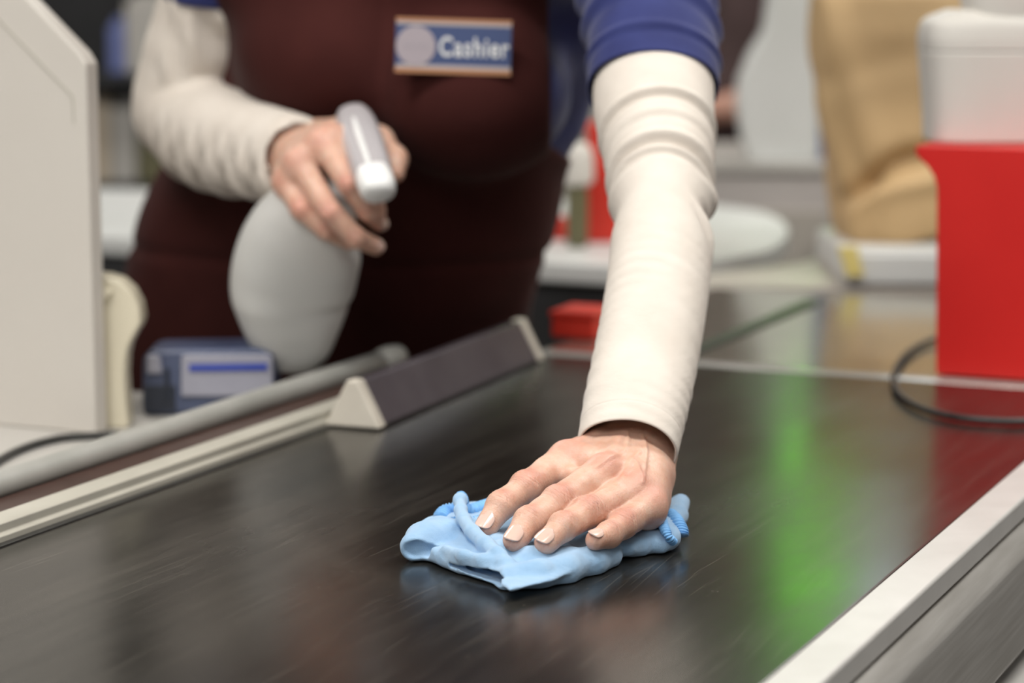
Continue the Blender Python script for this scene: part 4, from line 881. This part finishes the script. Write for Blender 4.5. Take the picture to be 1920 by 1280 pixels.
# --- blue polo: torso shell and two short sleeves
v = Vol((-.50, 1.98, 0.80), (0.24, 2.60, 1.44), 0.0045)
torso(v, .004, low=False)
A = v.d.copy(); v.d = np.maximum(A, -(A + .0095)); v.ell(P(800, -300, 2.13), (.07, .065, .09), 0.005, op='sub')
X, Y, Z = v.ax[0][:, None, None], v.ax[1][None, :, None], v.ax[2][None, None, :]
v.d = np.maximum(v.d, (BZ + .03) - Z).astype(np.float32)
vs, q = v.arrays(); vs = relax(vs, q, 1, .5); nn = vnormals(vs, q); vs = vs + nn * (.0025 * wob(vs, 40, an=(1, 1, .4)))[:, None]
link('polo_shirt', fastmesh(vs, q), M['shirt'], PER, label='blue polo shirt')
def ssl(s, th):
    dor = np.sin(th); d = 0
    for s0, amp, wdt, tilt in ((.020, .0022, .0035, .004), (.058, .0042, .008, .022), (.092, .0045, .010, .030), (.14, .005, .012, .03)):
        x = (s - s0 + tilt * (1 - dor) * .5 * np.cos(th * .5 + .4)) / wdt; d = d + amp * (np.exp(-(x - 1.1) ** 2) - .35 * np.exp(-(x + .2) ** 2))
    return d + .0012 * np.sin(3 * th + s * 30)
me = loft(PP([(1224, 172, 1.838), (1223, 120, 1.858), (1218, 50, 1.89), (1205, -50, 1.94), (1180, -140, 2.0), (1150, -180, 2.04)]), [(.0500, .0485), (.0505, .0490), (.0510, .050), (.053, .053), (.062, .060), (.066, .062)], 200, 120, fwd, ssl, inner=(12, .0018))
link('polo_sleeve', me, M['shirt'], PER, label='blue short sleeve with a turned hem')
me = loft(PP([(420, -4, 2.245), (422, -45, 2.242), (428, -100, 2.24), (440, -160, 2.23)]), [(.060, .058), (.063, .061), (.066, .064), (.072, .070)], 60, 80, (0.1, -1, 0.1), lambda s, th: .0015 * np.sin(4 * th + s * 30), inner=(6, .0018))
link('polo_sleeve', me, M['shirt'], PER, label='blue short sleeve on the bent arm')
# --- brown apron: shell over the front of the trunk
v = Vol((-.46, 1.96, 0.36), (0.26, 2.62, 1.36), 0.0042)
torso(v, .011); v.cap(T[-1][0] + [0, .02, -.2], T[-1][0] + [0, .0, -.32], .19, .195, .05, an=AN)
v.cap(P(590, 540, 2.37), P(540, 740, 2.40), .160, .175, .05, an=AN)
A = v.d.copy(); v.d = np.maximum(A, -(A + .0095))
X, Y, Z = v.ax[0][:, None, None], v.ax[1][None, :, None], v.ax[2][None, None, :]
yc = np.interp(v.ax[2], [.6, .85, 1.0, 1.1, 1.2, 1.3], [2.46, 2.44, 2.36, 2.26, 2.19, 2.17])[None, None, :]
xr_ = np.interp(v.ax[2], [.98, 1.02, 1.05, 1.3], [.30, .07, .034, .029])[None, None, :]
xl_ = np.interp(v.ax[2], [1.02, 1.075, 1.10, 1.3], [-.60, -.32, -.270, -.262])[None, None, :]
v.d = np.maximum.reduce([v.d, np.broadcast_to(Y - yc - .04, v.d.shape), np.broadcast_to(X - xr_, v.d.shape), np.broadcast_to(xl_ - X, v.d.shape), np.broadcast_to(Z - 1.285, v.d.shape), np.broadcast_to(.42 - Z, v.d.shape)]).astype(np.float32)
vs, q = v.arrays(); vs = relax(vs, q, 2, .5); nn = vnormals(vs, q)
lowf = np.clip((1.07 - vs[:, 2]) / .2, 0.15, 1)
vs = vs + nn * (.0045 * wob(vs, 34, an=(1, .6, .22), off=3) * lowf)[:, None]
zg = P(850, 488, 2.25)[2]; vs = vs - nn * (.0035 * np.exp(-((vs[:, 2] - zg) / .006) ** 2))[:, None]
xs_ = P(722, 60, 2.1)[0]; vs = vs - nn * (.0030 * np.exp(-((vs[:, 0] - xs_ - (vs[:, 2] - 1.15) * .02) / .007) ** 2) * np.clip((vs[:, 2] - 1.09) / .03, 0, 1))[:, None]
apv = vs
AP = link('apron', fastmesh(vs, q), M['apron'], PER, label='dark brown bib apron')
for s_ in (-1, 1):
    tube('apron_strap', [P(760 + s_ * 150, -150, 2.10), P(780 + s_ * 110, -220, 2.10), P(800 + s_ * 70, -290, 2.16), P(800 + s_ * 30, -320, 2.24)], .008, M['apron'], PER, n=20, m=12)
# trousers and shoes below the counter, hair and eyes above the frame
v = Vol((-.55, 2.2, 0.05), (0.2, 2.72, 0.78), 0.007)
for sx in (-1, 1): v.chain([hipc + [sx * .09, 0, .12], hipc + [sx * .10, .02, -.20], np.array([hipc[0] + sx * .11, hipc[1] + .05, .10])], [.105, .078, .06], .05)
vs, q = v.arrays(); link('trousers', fastmesh(vs, q), M['trouser'], PER)
v = Vol(HC - .18, HC + .18, .004)
v.ell(HC + [0, .018, .018], (.086, .098, .112), .01); v.ell(HC + [0, .10, .03], (.04, .04, .04), .02); v.ell(HC + [0, -.10, -.05], (.064, .07, .10), .01, op='sub')
vs, q = v.arrays(); link('hair', fastmesh(relax(vs, q, 1), q), M['hair'], PER)
for s_ in (-1, 1):
    me = loft([HC + [s_ * .03, -.090, .008 - .008], HC + [s_ * .03, -.090, .008 - .004], HC + [s_ * .03, -.090, .008 + .004], HC + [s_ * .03, -.090, .016]], [.003, .0085, .0085, .003], 12, 20, (0, 1, .001))
    link('eye', me, M['nozzle'], PER)

# ------------------------------------------------------------------ name badge on the bib
def surf_y(px, py):
    d = ray(px, py); d = d / np.linalg.norm(d); w_ = apv - O; t_ = w_ @ d; dist = np.linalg.norm(w_ - t_[:, None] * d, axis=1); c = np.where(dist < .004)[0]
    return O + d * t_[c].min()
cns = [surf_y(*p) for p in ((748, 40), (955, 45), (950, 135), (748, 132), (850, 88))]
yb = min(c[1] for c in cns) - .003
bc = P(850, 87, yb)
exb = P(958, 92, yb) - P(742, 85, yb); exb /= np.linalg.norm(exb); ezb = np.cross(exb, [0, -1., 0]); ezb = -ezb if ezb[2] < 0 else ezb
tl = math.radians(4); ezb = ezb * math.cos(tl) + np.array([0, 1., 0]) * math.sin(tl); nb_ = np.cross(exb, ezb); nb_ = nb_ if nb_[1] < 0 else -nb_
mpx = yb / F
bt = thing('name_badge', bc, 'blue name badge with a grey disc and white lettering pinned on the brown apron', 'name badge')
def bpl(name, x0, x1, y0, y1, d0, th_, mt, **kw):
    return prism(name, [(x0 * mpx, y0 * mpx), (x1 * mpx, y0 * mpx), (x1 * mpx, y1 * mpx), (x0 * mpx, y1 * mpx)], (bc + nb_ * d0, exb, ezb, nb_), th_, mt, bt, **kw)
bpl('plate', -108, 108, -50, 50, -.0028, .003, M['badgeblue'], bev=.0006)
bpl('stripe', -108, 108, 44, 51, .0002, .0004, M['badgetan'], label='copper stripe'); bpl('stripe', -108, 108, -51, -42, .0002, .0004, M['badgetan'], label='copper stripe')
bpl('pale_line', -106, 107, 38, 44, .0002, .0003, M['badgelight']); bpl('pale_line', -106, 107, -42, -35, .0002, .0003, M['badgelight'])
R_ = 37 * mpx; dc = (-70 * mpx, -1 * mpx)
prism('emblem_disc', [(dc[0] + R_ * math.cos(a / 48 * 2 * PI), dc[1] + R_ * math.sin(a / 48 * 2 * PI)) for a in range(48)], (bc + nb_ * .0003, exb, ezb, nb_), .0005, M['badgedisc'], bt, label='grey emblem disc')
for k_, (w0, hh_) in enumerate(((-92, 5), (-86, 4), (-75, 6), (-64, 4), (-54, 5))): bpl('faded_mark', w0, w0 + 7, -3 - hh_ / 2, 1 + hh_ / 2, .0008, .0002, M['badgegrey'])
cu = bpy.data.curves.new('t', 'FONT'); cu.body = 'Cashier'; cu.size = 1; cu.extrude = .012; cu.offset = .018; cu.space_character = 1.13
to = bpy.data.objects.new('t', cu); sc.collection.objects.link(to); bpy.context.view_layer.update()
me = bpy.data.meshes.new_from_object(to.evaluated_get(bpy.context.evaluated_depsgraph_get())); bpy.data.objects.remove(to)
co = np.array([v_.co[:] for v_ in me.vertices]); wid = co[:, 0].max() - co[:, 0].min(); sx = 130 * mpx / wid; sy = 37 * mpx / (co[:, 1].max() - co[:, 1].min())
for v_, c_ in zip(me.vertices, co):
    p = bc + exb * ((-26) * mpx + (c_[0] - co[:, 0].min()) * sx) + ezb * (-19 * mpx + (c_[1] - co[:, 1].min()) * sy) + nb_ * (.0004 + c_[2] * .02)
    v_.co = p
link('lettering', me, M['badgetext'], bt, smooth=False, label='white lettering')

# ------------------------------------------------------------------ spray bottle
bt = thing('spray_bottle', P(560, 688, 2.08), 'milky plastic spray bottle with white trigger head held in the hand by the apron', 'spray bottle')
sl = [(684, 515, 578), (678, 498, 596), (662, 482, 612), (640, 469, 626), (605, 452, 641), (570, 438, 654), (545, 431, 661), (520, 432, 668), (490, 439, 675), (460, 452, 682), (435, 470, 686), (415, 495, 688), (398, 530, 690), (385, 570, 686), (374, 606, 676), (362, 622, 664)]
def bd(py): return 2.075 - (690 - py) / 330 * .075
pts = []; rad = []
for py, a, b in sl:
    y_ = bd(py); p = P((a + b) / 2, py, y_); hw_ = (b - a) / 2 * y_ / F; pts.append(p); rad.append((hw_, min(hw_ * .8, .031)))
dref = (0.15, -1, .25)
link('bottle_body', loft(pts, rad, 90, 72, dref, power=2.5), M['bottle'], bt)
li = [i for i, s_ in enumerate(sl) if 450 < s_[0] < 672]
lpts = [pts[i] for i in li]; lr = [(rad[i][0] * .80, rad[i][1] * .80) for i in li]
link('liquid', loft(lpts, lr, 40, 60, dref, power=2.5), M['liquid'], bt, label='pale bluish liquid')
nk = [P(643, 362, 2.0), P(650, 345, 1.998), P(656, 325, 1.995), P(664, 300, 1.992)]
link('screw_collar', loft(nk, [.0145, .0148, .0140, .012], 30, 40, (0, -1, .2), lambda s, th: .0004 * np.sin(24 * th)), M['nozzle'], bt)
hp = [P(655, 203, 2.045), P(660, 212, 2.04), P(667, 232, 2.025), P(677, 262, 2.0), P(688, 295, 1.975), P(697, 322, 1.955), P(703, 340, 1.944)]
link('trigger_head', loft(hp, [(.006, .005), (.0125, .009), (.0165, .012), (.0178, .013), (.0172, .013), (.0165, .0125), (.0155, .012)], 70, 56, (0, -.6, 1), power=2.6), M['shroud'], bt, label='translucent white shroud')
hr_ = [P(666, 225, 2.015), P(676, 258, 1.985), P(688, 292, 1.960), P(694, 312, 1.945)]
link('head_rib', loft([p + np.array([-.001, -.004, .0015]) for p in hr_], [.0022, .0026, .0026, .002], 60, 14, (0, -.6, 1), lambda s, th: .0006 * np.sin(s * 2600)), M['nozzle'], bt)
nz = [P(698, 326, 1.950), P(702, 336, 1.944), P(708, 352, 1.934), P(711, 362, 1.929), P(712, 367, 1.927)]
link('nozzle', loft(nz, [(.0145, .0120), (.0152, .0130), (.0148, .0130), (.0125, .0110), (.006, .005)], 40, 48, (0, -.6, 1), power=2.4), M['nozzle'], bt, label='white square nozzle')
tg = [P(690, 335, 1.965), P(700, 352, 1.962), P(704, 372, 1.968), P(700, 392, 1.980)]
link('trigger', loft(tg, [(.008, .003), (.0085, .0035), (.008, .0035), (.0065, .003)], 24, 24, (0, -1, .2)), M['nozzle'], bt)

# ------------------------------------------------------------------ second cashier far behind
t = thing('person', (0.42, 4.9, 0), 'blurred person in dark brown clothing standing far behind the white monitor', 'person')
v = Vol((0.05, 4.5, 0.0), (0.80, 5.2, 1.80), 0.010)
cx_ = P(1400, 100, 4.85)[0]; yb_ = 4.88
v.chain([(cx_, yb_, .95), (cx_, yb_, 1.15), (cx_, yb_, 1.36)], [.14, .13, .15], .05, an=(1, 1.35, 1)); v.cap((cx_ - .15, yb_, 1.40), (cx_ + .15, yb_, 1.40), .055, .055, .04)
v.cap((cx_, yb_, 1.42), (cx_, yb_ - .01, 1.54), .05, .05, .03); v.ell((cx_, yb_ - .02, 1.63), (.072, .09, .11), .02); v.cap((cx_, yb_ - .11, 1.63), (cx_, yb_ - .12, 1.60), .01, .012, .01)
for s_ in (-1, 1):
    v.chain([(cx_ + s_ * .08, yb_, .95), (cx_ + s_ * .09, yb_, .5), (cx_ + s_ * .09, yb_ + .02, .08)], [.09, .065, .045], .04); v.cap((cx_ + s_ * .09, yb_ + .02, .045), (cx_ + s_ * .10, yb_ - .10, .04), .04, .035, .03)
    hx = P(1372 if s_ < 0 else 1440, 195, 4.7)[0]; hz_ = P(1372, 195, 4.7)[2]
    v.chain([(cx_ + s_ * .17, yb_, 1.38), (cx_ + s_ * .21, yb_ + .02, 1.15), (cx_ + s_ * .10, yb_ - .14, hz_ - .02), (hx + .01, yb_ - .20, hz_)], [.05, .04, .032, .026], .02)
    for k_ in range(4): v.cap((hx, yb_ - .20, hz_ + .012 - .013 * k_), (hx - s_ * .04, yb_ - .24, hz_ + .008 - .012 * k_), .009, .007, .006)
    v.cap((hx, yb_ - .19, hz_ + .015), (hx - s_ * .02, yb_ - .22, hz_ + .04), .010, .008, .008)
vs, q = v.arrays(); link('body', fastmesh(relax(vs, q, 1), q, {'kn': np.full(len(vs), .45), 'fc': vs}), M['skin'], t)
v = Vol((0.0, 4.5, 0.3), (0.85, 5.2, 1.56), 0.010)
v.chain([(cx_, yb_, .45), (cx_, yb_, .95), (cx_, yb_, 1.15), (cx_, yb_, 1.36)], [.17, .155, .145, .165], .05, an=(1, 1.35, 1)); v.cap((cx_ - .15, yb_, 1.40), (cx_ + .15, yb_, 1.40), .066, .066, .04)
for s_ in (-1, 1): v.chain([(cx_ + s_ * .17, yb_, 1.38), (cx_ + s_ * .21, yb_ + .02, 1.15), (cx_ + s_ * .14, yb_ - .10, hz_ - .015)], [.062, .052, .042], .02)
vs, q = v.arrays(); link('brown_dress', fastmesh(relax(vs, q, 1), q), M['dress'], t)
v = Vol((cx_ - .15, yb_ - .2, 1.45), (cx_ + .15, yb_ + .2, 1.82), .006)
v.ell((cx_, yb_ + .0, 1.65), (.085, .10, .118), .01); v.ell((cx_, yb_ - .12, 1.60), (.062, .07, .10), .01, op='sub')
vs, q = v.arrays(); link('hair', fastmesh(relax(vs, q, 1), q), M['hair'], t)
